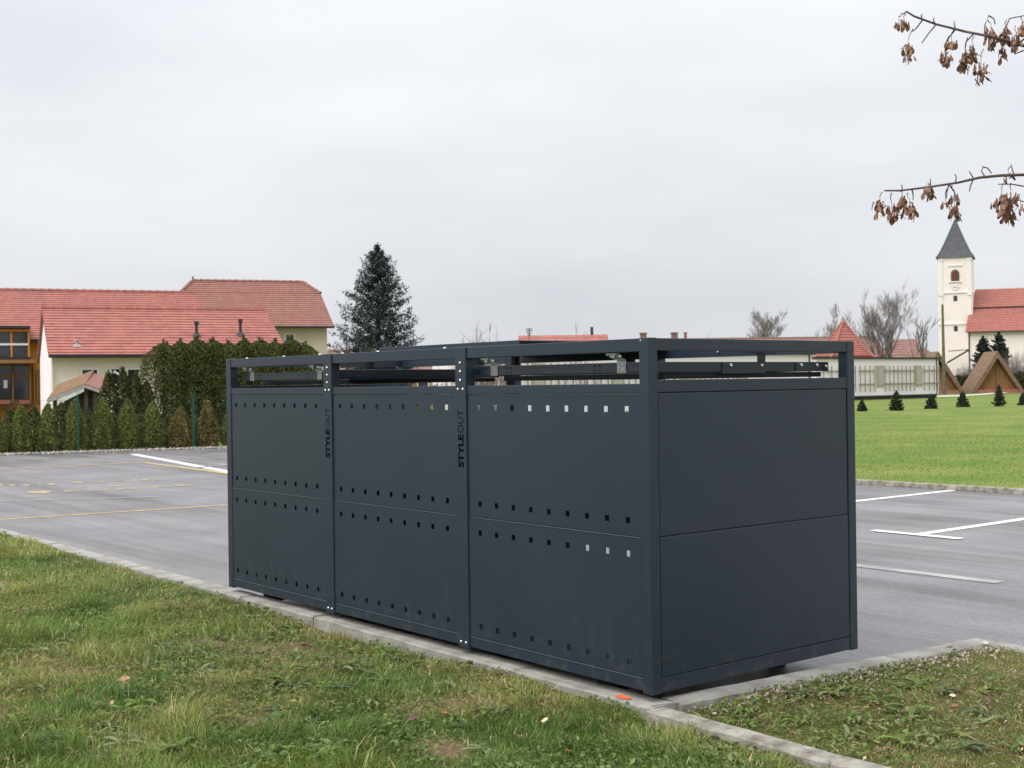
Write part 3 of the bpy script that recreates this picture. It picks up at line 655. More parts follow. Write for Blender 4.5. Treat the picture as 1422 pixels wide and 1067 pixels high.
for a, b in ((-40, -26), (-22, -5), (-2, 16), (20, 40)):
    front('porch_window', a, 508, b, 521, 0.14, 0.198, M_GLASS); front('porch_window', a, 525, b, 554, 0.14, 0.198, M_GLASS)
for a in (-24, -4.5, 16.5, 40.5): front('porch_post', a, 505.4, a + 3, 562, 0.05, 0.196, W_WOOD)
front('notice', 5, 528, 10.5, 539, 0.12, 0.136, M_FRAME); front('flower_box', -10, 556, 14, 561, -0.25, 0.13, T_RED); front('flower_box', 27, 556, 41, 561, -0.25, 0.13, T_RED)
front('timber_door', 51, 513, 60, 559, 0.80, 0.897, W_WOOD); front('corner_trim', 47.5, 508, 50, 562, 0.72, 0.897, W_ORANGE)

pl, pr = P(268, 388, 74.0), P(420, 393.5, 76.1)
a3 = math.atan2(pr.y - pl.y, pr.x - pl.x); d3 = Vector((math.cos(a3), math.sin(a3), 0)); n3 = Vector((math.sin(a3), -math.cos(a3), 0))
o3 = pl - d3 * 0.5 + n3 * 4.8; L3 = (pr - pl).length + 1.0
h3 = house('house', 'tall old house with faded half hipped red roof and beige wall', o3, a3, L3, 9.6, 5.15, 7.75, W_BEIGE, T_OLD, hip=0.5, hipt=0.70, ov=0.6, vov=0.3, courses=22)
window(h3, o3, a3, 395, 463.5, 410, 480, 1); window(h3, o3, a3, 395, 500, 410, 520, 1)
MB().prism([(0.7, -0.015, -0.1), (0.86, -0.015, -0.1), (0.86, -0.015, 5.0), (0.7, -0.015, 5.0)], (0, 0.012, 0)).build('wall_band', W_CREAM, h3)
MB().tube([pl * 0 + Vector((0.5, 4.8, 7.75)), Vector((0.5, 4.8, 8.0))], 0.05, 6).build('finial', M_GUTTER, h3)

o4 = P(729, 540, 95); h4 = house('house', 'red roofed house with small dormer peeping over the enclosure', o4, R(2), 6.4, 8, 3.1, 5.25, W_CREAM, T_RED, courses=10, ridge_caps=False)
e = MB(); e.prism([(0.0, -1.2, 4.0), (0.9, -1.2, 4.75), (1.8, -1.2, 4.0)], (0, 3.4, 0)); e.build('dormer_roof', T_RED, h4)
MB().prism([(0.25, -1.23, 4.0), (0.9, -1.23, 4.55), (1.55, -1.23, 4.0)], (0, 0.02, 0)).build('dormer_gable', M_GUTTER, h4)
MB().box(3.3, 4.2, -0.05, -0.003, 1.0, 2.2).build('window', M_GLASS, h4)
MB().tube([(5.45, 4.0, 5.2), (5.45, 4.0, 5.85)], 0.11, 8).build('vent_pipe', M_GUTTER, h4)
o5 = P(452, 540, 88); h5 = house('house', 'low house with orange walls seen through the middle opening', o5, R(4), 9.2, 7, 2.75, 4.15, W_BRICK, T_BROWN, courses=8, ridge_caps=False, gutter=False)
for k in range(6):
    w = MB().box(0.5 + k * 1.45, 1.35 + k * 1.45, -0.05, -0.003, 1.0, 2.3).build('window', M_FRAME, h5)
    MB().box(0.58 + k * 1.45, 1.27 + k * 1.45, -0.06, -0.052, 1.08, 2.22).build('pane', M_GLASS, w)
o6 = P(905, 540, 120); h6 = house('house', 'long brown roofed farm building behind the pyramid roof', o6, R(3), 22.6, 8, 3.3, 5.62, W_CREAM, T_BROWN, courses=12)
for px in (903, 948, 964):
    q = P(px, 470, 120); x = (q.x - o6.x) / math.cos(R(3)); w = 0.28 if px != 964 else 0.12
    MB().box(x - w, x + w, 4.2 - w, 4.2 + w, 4.9, 6.22).box(x - w * 1.3, x + w * 1.3, 4.2 - w * 1.3, 4.2 + w * 1.3, 6.2, 6.3).build('chimney', T_BROWN, h6)
for k in range(7): MB().box(1 + k * 3.1, 2 + k * 3.1, -0.05, -0.003, 1.2, 2.5).build('window', M_GLASS, h6)
o7 = P(1238, 540, 138); h7 = house('house', 'brown hipped roof behind the bare trees by the church', o7, R(-4), 4.6, 8, 3.2, 5.9, W_CREAM, T_BROWN, hip=1.2, hipt=0.3, courses=10, ridge_caps=False)
e = MB().box(0.5, 1.3, -0.05, -0.003, 1.0, 2.2); e.build('window', M_GLASS, h7)
# gable wall with pale render at the end of the long roof
# pavilion with steep flared pyramid roof
pv = P(1172, 540, 104); pav = tag(empty('pavilion', (pv.x, pv.y, 0), R(8)), 'pavilion with steep flared red pyramid roof behind the white cabin', 'pavilion')
e = MB(); pr_ = [(1.95, 3.2), (1.62, 3.42), (1.1, 4.2), (0.52, 5.35), (0.0, 6.25)]
for k in range(4):
    c, s_ = math.cos(k * math.pi / 2), math.sin(k * math.pi / 2)
    for (r0, z0), (r1, z1) in zip(pr_, pr_[1:]):
        n_ = 5
        for q in range(n_):
            ra, rb = r0 + (r1 - r0) * q / n_, r0 + (r1 - r0) * (q + 1) / n_; za, zb = z0 + (z1 - z0) * q / n_, z0 + (z1 - z0) * (q + 1) / n_
            pts = [(-ra, -ra, za), (ra, -ra, za), (ra, -ra - 0.03, za + .05), (-ra, -ra - 0.03, za + .05), (rb, -rb, zb), (-rb, -rb, zb)]
            pts = [(x * c - y * s_, x * s_ + y * c, z) for x, y, z in pts]
            e.add(pts, [(0, 1, 2, 3), (3, 2, 4, 5)])
prf = e.build('roof', T_RED, pav, fix=False)
e = MB()
for sx, sy in ((1, 1), (1, -1), (-1, 1), (-1, -1)): e.tube([(sx * r, sy * r, z + 0.06) for r, z in pr_], 0.10, 6)
e.tube([(0, 0, 6.2), (0, 0, 6.62)], [0.10, 0.05], 6); e.build('hip_tiles', T_RED, prf)
MB().box(-1.45, 1.45, -1.45, 1.45, -0.1, 3.35).build('wall', W_WHITE, pav)
w = MB().box(-0.5, 0.5, -1.5, -1.453, 0, 2.1).build('door', W_WOOD, pav)

# white cabins with trellis
def cabin(o, L_, label, wins, bars, pz=0.33):
    root = tag(empty('white_cabin', (o[0], o[1], 0), PHI), label, 'cabin')
    MB().box(0, L_, 0, 5.0, pz, 2.92).build('wall', W_WHITE, root)
    MB().box(0.1, L_ - 0.1, 0.1, 4.9, -0.1, pz - .001).build('plinth', mat('dark plinth', (0.05, 0.045, 0.05), rough=0.9), root)
    MB().box(-0.12, L_ + 0.14, -0.15, 5.15, 2.92, 3.05).build('roof', M_GUTTER, root)
    MB().box(-0.03, L_ + 0.03, -0.03, 0.02, pz - .03, pz + .03).build('base_rail', M_COPPER, root)
    MB().box(L_ - 0.30, L_ - 0.22, -0.05, -0.002, pz + .04, 2.90).build('downpipe', M_GUTTER, root)
    tm = mat('trellis wood', (0.24, 0.22, 0.15), (0.34, 0.31, 0.22), rough=0.9, scale=3)
    for x in wins:
        w = MB().box(x, x + 0.85, -0.06, -0.003, 0.95, 2.45).build('window', mat('tan frame', (0.42, 0.33, 0.20), rough=0.7), root)
        MB().box(x + 0.14, x + 0.71, -0.075, -0.061, 1.08, 2.34).build('pane', mat('blind', (0.42, 0.41, 0.38), rough=0.3), w)
    for s0, s1, n_ in bars:
        for z in (1.15, 2.08): MB().box(s0 - 0.1, s1 + 0.1, -0.10, -0.055, z - 0.045, z + 0.045).build('trellis_rail', tm, root)
        for k in range(n_):
            x = s0 + (s1 - s0) * k / max(1, n_ - 1); MB().box(x - 0.035, x + 0.035, -0.145, -0.101, 0.62, 2.45).build('trellis_bar', tm, root)
    return root
cr_ = P(1303.5, 540, 94.6)                                          # right end of the wall
def along(px):                                                       # distance from the right end back along the wall
    x, _ = on_wall(px, 530, cr_, PHI); return -x
LA = along(1133)
oA = cr_ - Vector((SD[0], SD[1], 0)) * LA
f_ = lambda px: LA - along(px)
cabin(oA, LA, 'white flat roofed cabin with brown trellis and two narrow windows', [f_(1217), f_(1270.5)],
      [(f_(1142), f_(1186), 5), (f_(1193), f_(1213), 4), (f_(1228), f_(1268), 8), (f_(1282), f_(1302), 4)])
crB = cr_ - Vector((LD[0], LD[1], 0)) * 9
LB = on_wall(1128, 530, crB, PHI)[0] - on_wall(690, 530, crB, PHI)[0]
oB = crB + Vector((SD[0], SD[1], 0)) * on_wall(690, 530, crB, PHI)[0]
cabin(oB, LB, 'white flat roofed cabin mostly hidden behind the enclosure', [2.0, 7.0, 12.0, 16.0], [(0.4, 1.7, 4), (3.1, 6.7, 9), (8.1, 11.7, 9), (13.1, 15.7, 7)], 0.08)

# wooden A frame huts
def hut(px, apex_y, label, w=5.1, h=4.15, Y=126.0):
    c = P(px, 545, Y); root = tag(empty('wooden_hut', (c.x, c.y, 0), R(-6)), label, 'hut', 'a-frame huts by the church')
    for s_ in (-1, 1):
        MB().prism([(s_ * 0.0, -0.3, h), (s_ * (w / 2), -0.3, -0.05), (s_ * (w / 2 - 0.42), -0.3, -0.05), (0, -0.3, h - 0.68)], (0, 5.2, 0)).build('roof_slope', W_SHINGLE, root)
    n_ = 14; ww = w - 1.0; hh = h - 0.85
    for k in range(n_):                                              # boards of the front
        x0, x1 = -ww / 2 + ww * k / n_, -ww / 2 + ww * (k + 1) / n_ - 0.015; zt = lambda x: max(0.35, hh * (1 - abs(x) / (ww / 2)))
        MB().prism([(x0, 0.5, 0.32), (x1, 0.5, 0.32), (x1, 0.5, zt(x1)), (x0, 0.5, zt(x0))], (0, 0.05, 0)).build('board', W_WOOD, root)
    MB().box(-ww / 2 - 0.3, ww / 2 + 0.3, -0.2, 4.6, -0.1, 0.31).build('deck', mat('red brown deck', (0.30, 0.12, 0.08), (0.36, 0.16, 0.11), rough=0.8, scale=3), root)
    MB().box(-0.03, 0.03, 0.46, 0.498, 0.33, 2.2).build('door_gap', W_DARKWOOD, root)
    return root
hut(1303, 484, 'wooden a-frame hut half hidden behind the white cabin'); hut(1385, 488, 'wooden a-frame hut on the lawn in front of the church nave', 5.2, 4.1)
# utility pole
c = P(1311.5, 545, 117); z1 = P(1311, 423, 117).z
tag(MB().tube([(c.x, c.y, -0.1), (c.x - 0.08, c.y, z1)], [0.17, 0.11], 8).build('utility_pole', mat('greenish pole', (0.10, 0.11, 0.075), (0.16, 0.16, 0.11), rough=0.9, scale=2)), 'slim weathered pole standing left of the church tower', 'pole')

# church
YT = 190.0
ct = P(1328.3, 540, YT); tw = 4.85
ch = tag(empty('church', (ct.x, ct.y, 0), R(-22)), 'pale church with clock tower, grey spire and red nave roof', 'church')
Zp = lambda py, y=YT: P(1328, py, y).z
ze = Zp(357.5)
MB().box(-tw / 2, tw / 2, 0, tw, -0.1, ze).build('tower', W_CHURCH, ch)
prof = [(tw / 2 + 0.26, ze - 0.02), (tw / 2 - 0.25, ze + 0.75), (tw / 2 - 1.0, ze + 2.4), (0.0, Zp(302))]
e = MB()
for (r0, z0), (r1, z1) in zip(prof, prof[1:]):
    for k in range(4):
        c, s_ = math.cos(k * math.pi / 2), math.sin(k * math.pi / 2)
        pts = [(-r0, -r0, z0), (r0, -r0, z0), (r1, -r1, z1), (-r1, -r1, z1)] if r1 > 0 else [(-r0, -r0, z0), (r0, -r0, z0), (0, 0, z1)]
        e.poly([(x * c - y * s_, x * s_ + y * c + tw / 2, z) for x, y, z in pts])
sp = e.build('spire', M_SLATE, ch, fix=False)
e = MB()
for sx, sy in ((1, 1), (1, -1), (-1, 1), (-1, -1)): e.tube([(sx * r, sy * r + tw / 2, z + 0.02) for r, z in prof], 0.085, 5)
e.build('copper_hip', M_COPPER, sp)
e = MB().tube([(0, tw / 2, Zp(303)), (0, tw / 2, Zp(297))], [0.12, 0.05], 6); e.obox((-0.3, tw / 2, Zp(298.5)), (0.3, tw / 2, Zp(298.5)), 0.06, 0.06); e.build('cross', M_COPPER, sp)
for s_ in (-1, 1):
    MB().box(s_ * 2.0 - 0.22, s_ * 2.0 + 0.22, -0.10, -0.003, Zp(402), Zp(362)).box(s_ * 2.0 - 0.32, s_ * 2.0 + 0.32, -0.16, -0.003, Zp(362), Zp(359.5)).box(s_ * 2.0 - 0.32, s_ * 2.0 + 0.32, -0.16, -0.003, Zp(411), Zp(403)).build('pilaster', W_TRIM, ch)
    MB().box(s_ * 2.0 - 0.22, s_ * 2.0 + 0.22, -0.10, -0.003, Zp(449), Zp(412)).build('pilaster', W_TRIM, ch)
for py in (406.5, 450): MB().box(-tw / 2 - 0.06, tw / 2 + 0.06, -0.14, -0.004, Zp(py + 1), Zp(py - 1)).build('string_course', W_TRIM, ch)
MB().box(-1.0, 1.0, -0.12, -0.003, Zp(369.6), Zp(368.2)).build('cornice', W_TRIM, ch)
def arch(x, z0, z1, w, y, m, name, parent=ch):
    pts = [(x - w / 2, y, z0), (x + w / 2, y, z0)] + [(x + w / 2 * math.cos(t), y, z1 - w / 2 + w / 2 * math.sin(t)) for t in [math.pi * k / 10 for k in range(11)]]
    return MB().prism(pts, (0, 0.08, 0)).build(name, m, parent)
w = arch(0, Zp(390.5), Zp(374.5), 1.2, -0.085, M_COPPER, 'belfry_window'); arch(0, Zp(390.2), Zp(376), 0.9, -0.17, mat('red brown louvre', (0.13, 0.05, 0.04), rough=0.8), 'louvre', w)
MB().box(-0.9, 0.9, -0.2, -0.003, Zp(392.2), Zp(390.7)).build('sill', W_TRIM, ch)
zc = Zp(399)
ck = MB().tube([(0, -0.10, zc), (0, -0.003, zc)], 0.52, 24).build('clock', M_FRAME, ch)
MB().obox((0, -0.115, zc), (0.33, -0.115, zc - 0.12), 0.02, 0.07).obox((0, -0.115, zc), (-0.24, -0.115, zc + 0.06), 0.02, 0.08).build('clock_hands', M_GUTTER, ck)
e = MB()
for k in range(12): e.obox((0.40 * math.cos(k * math.pi / 6), -0.11, zc + 0.40 * math.sin(k * math.pi / 6)), (0.48 * math.cos(k * math.pi / 6), -0.11, zc + 0.48 * math.sin(k * math.pi / 6)), 0.02, 0.04)
e.build('clock_marks', M_GUTTER, ck)
for py in (414.5, 456.5): MB().box(-0.26, 0.26, -0.06, -0.003, Zp(py + 3.6), Zp(py - 3.6)).build('tower_window', M_GLASS, ch)
# nave: front wall a little nearer than the tower
Yn = 186.5; zr, zk, ze2 = P(1400, 399.5, Yn + 5).z, P(1400, 427, Yn + 1.8).z, P(1400, 460.5, Yn).z
x0 = 1.65; x1 = 24.0
def nave_face(s_):
    ya = 6.3 + s_ * 9.3; yk = 6.3 + s_ * 5.2
    e = MB(); n_ = 12
    roof_face(e, [(0, (x0 - 0.2, ya, ze2)), (0.55, (x0 + 0.25, yk, zk)), (1, (x0 + 0.95, 6.3, zr))], [(0, (x1, ya, ze2)), (0.55, (x1, yk, zk)), (1, (x1, 6.3, zr))], None, (0, s_ * 1.0, 1), 26, 0.05)
    return e
rf = nave_face(-1).build('nave_roof', T_RED, ch, fix=False); nave_face(1).build('nave_roof', T_RED, ch, fix=False)
MB().box(x0 + 0.15, x1, 6.3 - 8.7, 6.3 + 8.7, -0.1, ze2 - 0.05).build('nave_wall', W_CHURCH, ch)
MB().prism([(x0 + 1.0, 6.3 - 8.0, ze2), (x0 + 1.0, 6.3 - 5.1, zk - .3), (x0 + 1.0, 6.3, zr - .4), (x0 + 1.0, 6.3 + 5.1, zk - .3), (x0 + 1.0, 6.3 + 8, ze2)], (0.3, 0, 0)).build('nave_gable', W_CHURCH, ch)
MB().box(x0 - 0.1, x1, 6.3 - 9.42, 6.3 - 9.28, ze2 - 0.1, ze2 + 0.06).build('gutter', M_GUTTER, ch)
MB().box(x0 + 0.2, x1, 6.3 - 5.42, 6.3 - 5.2, zk - 0.03, zk + 0.12).build('snow_guard', M_GUTTER, rf)
MB().tube([(x0 + 0.3, -2.5, -0.1), (x0 + 0.3, -2.5, ze2 - 0.1)], 0.09, 6).build('downpipe', M_GUTTER, ch)
for k in range(5): arch(x0 + 5 + k * 4.2, 3.2, 6.0, 1.3, -2.49, M_GLASS, 'nave_window')
MB().obox((-1.2, -1.2, Zp(504)), (1.9, -2.45, Zp(487)), 0.18, 0.22).obox((-1.0, -1.3, Zp(488)), (1.9, -2.45, Zp(486.5)), 0.12, 0.12).build('lean_to_roof', M_GUTTER, ch)

# wood store beside the first house
Yw = 39.0
cw = P(100, 560, Yw); ws = tag(empty('wood_store', (cw.x, cw.y, 0), A23 * 0.5), 'small dark wood store with mossy lopsided tile roof', 'shed')
def WX(px, py):
    q = P(px, py, Yw); return ((q.x - cw.x), q.z)
(xa, za), (xb, zb), (xc, zc_) = WX(69, 554), WX(119, 533), WX(138, 540)
W_MOSS = mat('mossy tiles', (0.13, 0.09, 0.04), (0.27, 0.14, 0.09), rough=0.9, scale=4)
MB().prism([(xa, -0.25, za), (xb, -0.25, zb), (xb, -0.25, zb - 0.10), (xa, -0.25, za - 0.10)], (0, 2.2, 0.45)).build('roof_slope', W_MOSS, ws)
MB().prism([(xb + .004, -0.25, zb), (xc, -0.25, zc_), (xc, -0.25, zc_ - 0.10), (xb + .004, -0.25, zb - 0.10)], (0, 2.2, 0.35)).build('roof_slope', T_OLD, ws)
MB().obox((xa, -0.28, za - 0.08), (xb, -0.28, zb - 0.08), 0.03, 0.11).obox((xb, -0.28, zb - 0.08), (xc, -0.28, zc_ - 0.08), 0.03, 0.09).build('fascia_board', M_GREY, ws)
MB().prism([(xa + .25, 1.4, -0.1), (xc - .15, 1.4, -0.1), (xc - .15, 1.4, zc_ - .1), (xb, 1.4, zb - .12), (xa + .25, 1.4, za - .1)], (0, 0.06, 0)).build('back_wall', W_DARKWOOD, ws)
for x, z in ((xa + 0.2, za), (xb, zb - 0.1), (xc - 0.15, zc_ - 0.1)): MB().box(x - .05, x + .05, -0.15, -0.05, -0.1, z).build('post', W_DARKWOOD, ws)
e = MB()
for r_ in range(8):
    for k in range(10):
        x = xa + 0.35 + k * 0.11; z = 0.06 + r_ * 0.105
        if x < xc - .3 and z < za + (x - xa) * (zb - za) / (xb - xa) - .25: e.tube([(x, 0.05 + random.uniform(-.03, .03), z), (x, 0.6, z)], 0.05, 6)
e.build('firewood', mat('split logs', (0.12, 0.08, 0.05), (0.24, 0.17, 0.11), rough=0.9, scale=9), ws)

# ------------------------------------------------------------------ trees and shrubs
def thuja_mesh(h, r, n, seed, col, leaf, taper=1.5, flat=0.0):
    """dense upright conifer: leaf sprays over a lumpy column, plus sprays inside"""
    g = np.random.default_rng(seed)
    z = g.uniform(0.0, 1, n) ** 0.9; a = g.uniform(0, 2 * math.pi, n)
    base = np.clip(1 - z ** taper, 0, 1) ** 0.62 * (0.72 + 0.28 * np.clip(z / 0.18, 0, 1))
    lump = 0.74 + 0.50 * vnoise(a * 2.2 + seed, z * h * 2.4, 1.0, seed) + 0.14 * vnoise(a * 6, z * h * 8, 1.0, seed + 5)
    rad = r * base * lump * np.where(g.uniform(0, 1, n) < 0.75, g.uniform(0.88, 1.10, n), g.uniform(0.35, 0.9, n))
    p = np.stack([rad * np.cos(a), rad * np.sin(a), z * h + 0.01], 1); nr = np.stack([np.cos(a), np.sin(a), 0.5 + 0 * a], 1)
    c = np.asarray(col)[None] * g.uniform(0.7, 1.25, (n, 1)) * (0.75 + 0.5 * vnoise(a * 3, z * h * 3, 1.0, seed + 9))[:, None]
    c = c * (1 + (g.uniform(0, 1, (n, 1)) < 0.18) * np.array([[0.55, 0.25, 0.0]]))
    # a few leader tips that break the outline at the top
    k = n // 14; t = g.integers(0, 5, k); ta = t * 1.3 + seed; tz = g.uniform(0.86, 1.05, k) - 0.02 * t; tr = r * 0.16 * (t > 0) + g.normal(0, 0.012 * h / 2, k)
    p2 = np.stack([tr * np.cos(ta) + g.normal(0, 0.02, k), tr * np.sin(ta) + g.normal(0, 0.02, k), tz * h], 1)
    p = np.concatenate([p, p2]); nr = np.concatenate([nr, g.normal(0, 1, (k, 3))]); c = np.concatenate([c, np.asarray(col)[None] * g.uniform(0.8, 1.5, (k, 1))])
    return leaf_cards(p, nr, leaf, c, 0.45, 0.75)
def conifer(name, label, loc, h, r, n, seed, col, leaf, cat, group, taper=1.5, tm=None):
    root = tag(empty(name, loc), label, cat, group)
    v, f, sz, c = thuja_mesh(h, r, n, seed, col, leaf, taper)
    np_mesh('crown', v, f, sz, M_LEAFC, root, c)
    MB().tube([(0, 0, -0.1), (0.01, 0, h * 0.5), (0, 0, h * 0.9)], [r * 0.12 + 0.02, r * 0.07, 0.008], 6).build('trunk', W_DARKWOOD, root)
    return root
THU = (0.062, 0.074, 0.019); THU2 = (0.122, 0.138, 0.030); THU3 = (0.150, 0.118, 0.038)
nback = Vector((-math.sin(R(23)), math.cos(R(23)), 0))
def hedge_pos(px, back, py=629):                # on a line parallel to the lot's far edge, `back` metres behind it
    o = f0 + nback * back; x, _ = on_wall(px, 540, o, R(23)); q = o + fd * x; return Vector((q.x, q.y, 0))
# tall hedge
for i, px in enumerate((228, 251, 275, 297, 318, 339, 361, 383, 405, 425)):
    q = hedge_pos(px, 6.0); top = (478, 476, 472, 474, 478, 473, 474, 476, 472, 480)[i]
    h = P(px, top, q.y).z
    where = ['leftmost, widest column of the tall hedge beside the cream house', 'second column from the left of the tall hedge', 'third column from the left of the tall hedge', 'fourth column of the tall hedge, behind the enclosure left end',
             'fifth column of the tall hedge, above the enclosure corner post', 'sixth column of the tall hedge, in front of the second roof vent', 'seventh column of the tall hedge, behind the left bay opening', 'eighth column of the tall hedge, in front of the beige house wall',
             'ninth column of the tall hedge, under the small beige house window', 'rightmost column of the tall hedge, ending at the beige house corner'][i]
    conifer('thuja', 'olive green thuja, ' + where, q, h, (0.62, .52, .56, .5, .6, .52, .58, .54, .55, .5)[i], 11000, 100 + i, THU, 0.037, 'thuja', 'tall thuja hedge', (6, 9, 5, 8, 10, 6, 9, 7, 6, 8)[i])
# medium thujas between shed and hedge
for i, (px, top) in enumerate(((151, 519), (171, 515), (188, 521), (203, 532))):
    q = hedge_pos(px, 4.2); h = P(px, top, q.y).z
    conifer('thuja', ['slim dark thuja right of the wood store roof', 'tallest slim thuja in front of the cream wall windows', 'slim thuja under the right hand cream house window', 'short slim thuja tucked against the tall hedge'][i], q, h, 0.27, 2600, 140 + i, (0.05, 0.056, 0.016), 0.05, 'thuja', 'slim thujas before the cream house', 2.6)
# second row, small
for i, px in enumerate((14, 46, 84, 122, 158, 196, 231, 272)):
    q = hedge_pos(px, 1.6); h = P(px, (571, 566, 562, 571, 575, 573, 580, 577)[i], q.y).z
    conifer('thuja', 'small thuja in the back row, ' + ['first from the left', 'left of the wood store', 'in front of the wood store opening', 'behind the first green post', 'right of the wood store', 'in front of the slim thujas', 'in front of the tall hedge', 'behind the second green post'][i], q, h, 0.26, 1500, 160 + i, (0.058, 0.066, 0.018), 0.042, 'thuja', 'back row of small thujas', 2.2)
# front row, small cones
for i, (px, top, w) in enumerate(((-8, 572, 36), (28, 566, 31), (66, 563, 31), (104, 556, 34), (142, 556, 34), (177, 557, 31), (211, 560, 30), (250, 567, 32), (288, 559, 28), (322, 565, 30))):
    q = hedge_pos(px, 0.42); h = P(px, top, q.y).z
    conifer('thuja', ['cone thuja cut by the left picture edge', 'small cone thuja, second from the left in the front row', 'small cone thuja in front of the wood store, third in the front row', 'small cone thuja behind the left green fence post', 'small cone thuja right of the left green fence post', 'small cone thuja, sixth in the front row', 'small cone thuja, seventh in the front row',
                      'brownish cone thuja left of the right green fence post', 'brownish narrow cone thuja right of the right green fence post', 'cone thuja hidden behind the far corner of the enclosure'][i], q, h, w / 2 * q.y / F_PX * 1.02, 3600, 180 + i, THU3 if i in (7, 8) else THU2, 0.033, 'thuja', 'front row of small cone thujas', 1.7)
# fence with green posts and wires along the lot edge
fn = tag(empty('wire_fence', tuple(f0 + nback * 0.12), R(23)), 'green wire mesh fence with slim posts before the small thujas', 'fence')
M_GREEN = mat('green coated steel', (0.012, 0.075, 0.055), rough=0.45)
xs_post = [on_wall(px, 600, f0 + nback * 0.12, R(23))[0] for px in (-66, 108.5, 268.5)]
xs_post += [xs_post[-1] + (xs_post[2] - xs_post[1])]
for x in xs_post: MB().box(x - 0.026, x + 0.026, -0.02, 0.02, -0.1, 1.36).box(x - 0.03, x + 0.03, -0.024, 0.024, 1.361, 1.385).build('post', M_GREEN, fn)
for a, b in zip(xs_post, xs_post[1:]):
    e = MB()
    for k in range(7): e.tube([(a + 0.03, 0.0, 0.08 + k * 0.2), (b - 0.03, 0.0, 0.08 + k * 0.2)], 0.0018, 4, False)
    for k in range(int((b - a) / 0.06)): e.tube([(a + 0.05 + k * 0.06, 0.004, 0.06), (a + 0.05 + k * 0.06, 0.004, 1.32)], 0.0016, 3, False)
    e.build('wire_panel', M_GREEN, fn, fix=False)
# gravel strip at the far edge of the lot
g = np.random.default_rng(5); n = 5200; V = []; Fc = []
unit = np.array([(0, 0, 1), (1, 0, 0), (0, 1, 0), (-1, 0, 0), (0, -1, 0), (0, 0, -1)], float); tri = np.array([(0, 1, 2), (0, 2, 3), (0, 3, 4), (0, 4, 1), (5, 2, 1), (5, 3, 2), (5, 4, 3), (5, 1, 4)])
al = g.uniform(-9, 9.5, n); ac = g.normal(0.06, 0.10, n); c0 = np.array(f0); base = c0[None] + al[:, None] * np.array(fd)[None] + ac[:, None] * np.array(nback)[None]; base[:, 2] = g.uniform(0.0, 0.03, n)
sz = g.uniform(0.015, 0.04, (n, 1, 1)) * g.uniform(0.6, 1.2, (n, 1, 3)); v = (unit[None] + g.normal(0, .15, (n, 6, 3))) * sz + base[:, None]
fc = (tri[None] + (np.arange(n) * 6)[:, None, None]).reshape(-1)
cc = np.repeat(np.array([[0.42, 0.38, 0.35]]) * g.uniform(0.55, 1.25, (n, 1)), 6, 0)
M_PEB = mat('pebbles', (0.4, 0.38, 0.35), attr=True, rough=0.9)
tag(np_mesh('gravel', v.reshape(-1, 3), fc, np.full(n * 8, 3), M_PEB, None, cc), 'pale gravel strip along the foot of the thuja row', 'gravel', kind='stuff')

# pebbles and crumbs that have gathered along the right kerb and on the asphalt edge
n = 520; a_ = g.uniform(0.15, 2.2, n); b_ = -0.115 - 0.096 * a_ - g.gamma(1.2, 0.05, n); k_ = g.uniform(0, 1, n) < 0.12; b_ = np.where(k_, g.uniform(0.2, 15, n), b_); a_ = np.where(k_, 0.13 + g.gamma(1.0, 0.10, n), a_)
base = np.stack([CX + a_ * SD[0] + b_ * LD[0], CY + a_ * SD[1] + b_ * LD[1], np.where(k_, 0.004, turf_z(a_, b_) + 0.012)], 1)
v = (unit[None] + g.normal(0, .15, (n, 6, 3))) * (g.uniform(0.004, 0.013, (n, 1, 1)) * g.uniform(0.6, 1.2, (n, 1, 3))) + base[:, None]
cc = np.repeat(np.array([[0.46, 0.40, 0.33]]) * g.uniform(0.5, 1.3, (n, 1)), 6, 0)
tag(np_mesh('pebbles', v.reshape(-1, 3), (tri[None] + (np.arange(n) * 6)[:, None, None]).reshape(-1), np.full(n * 8, 3), M_PEB, None, cc), 'small pale pebbles and crumbs gathered along the kerbs', 'pebbles', kind='stuff')
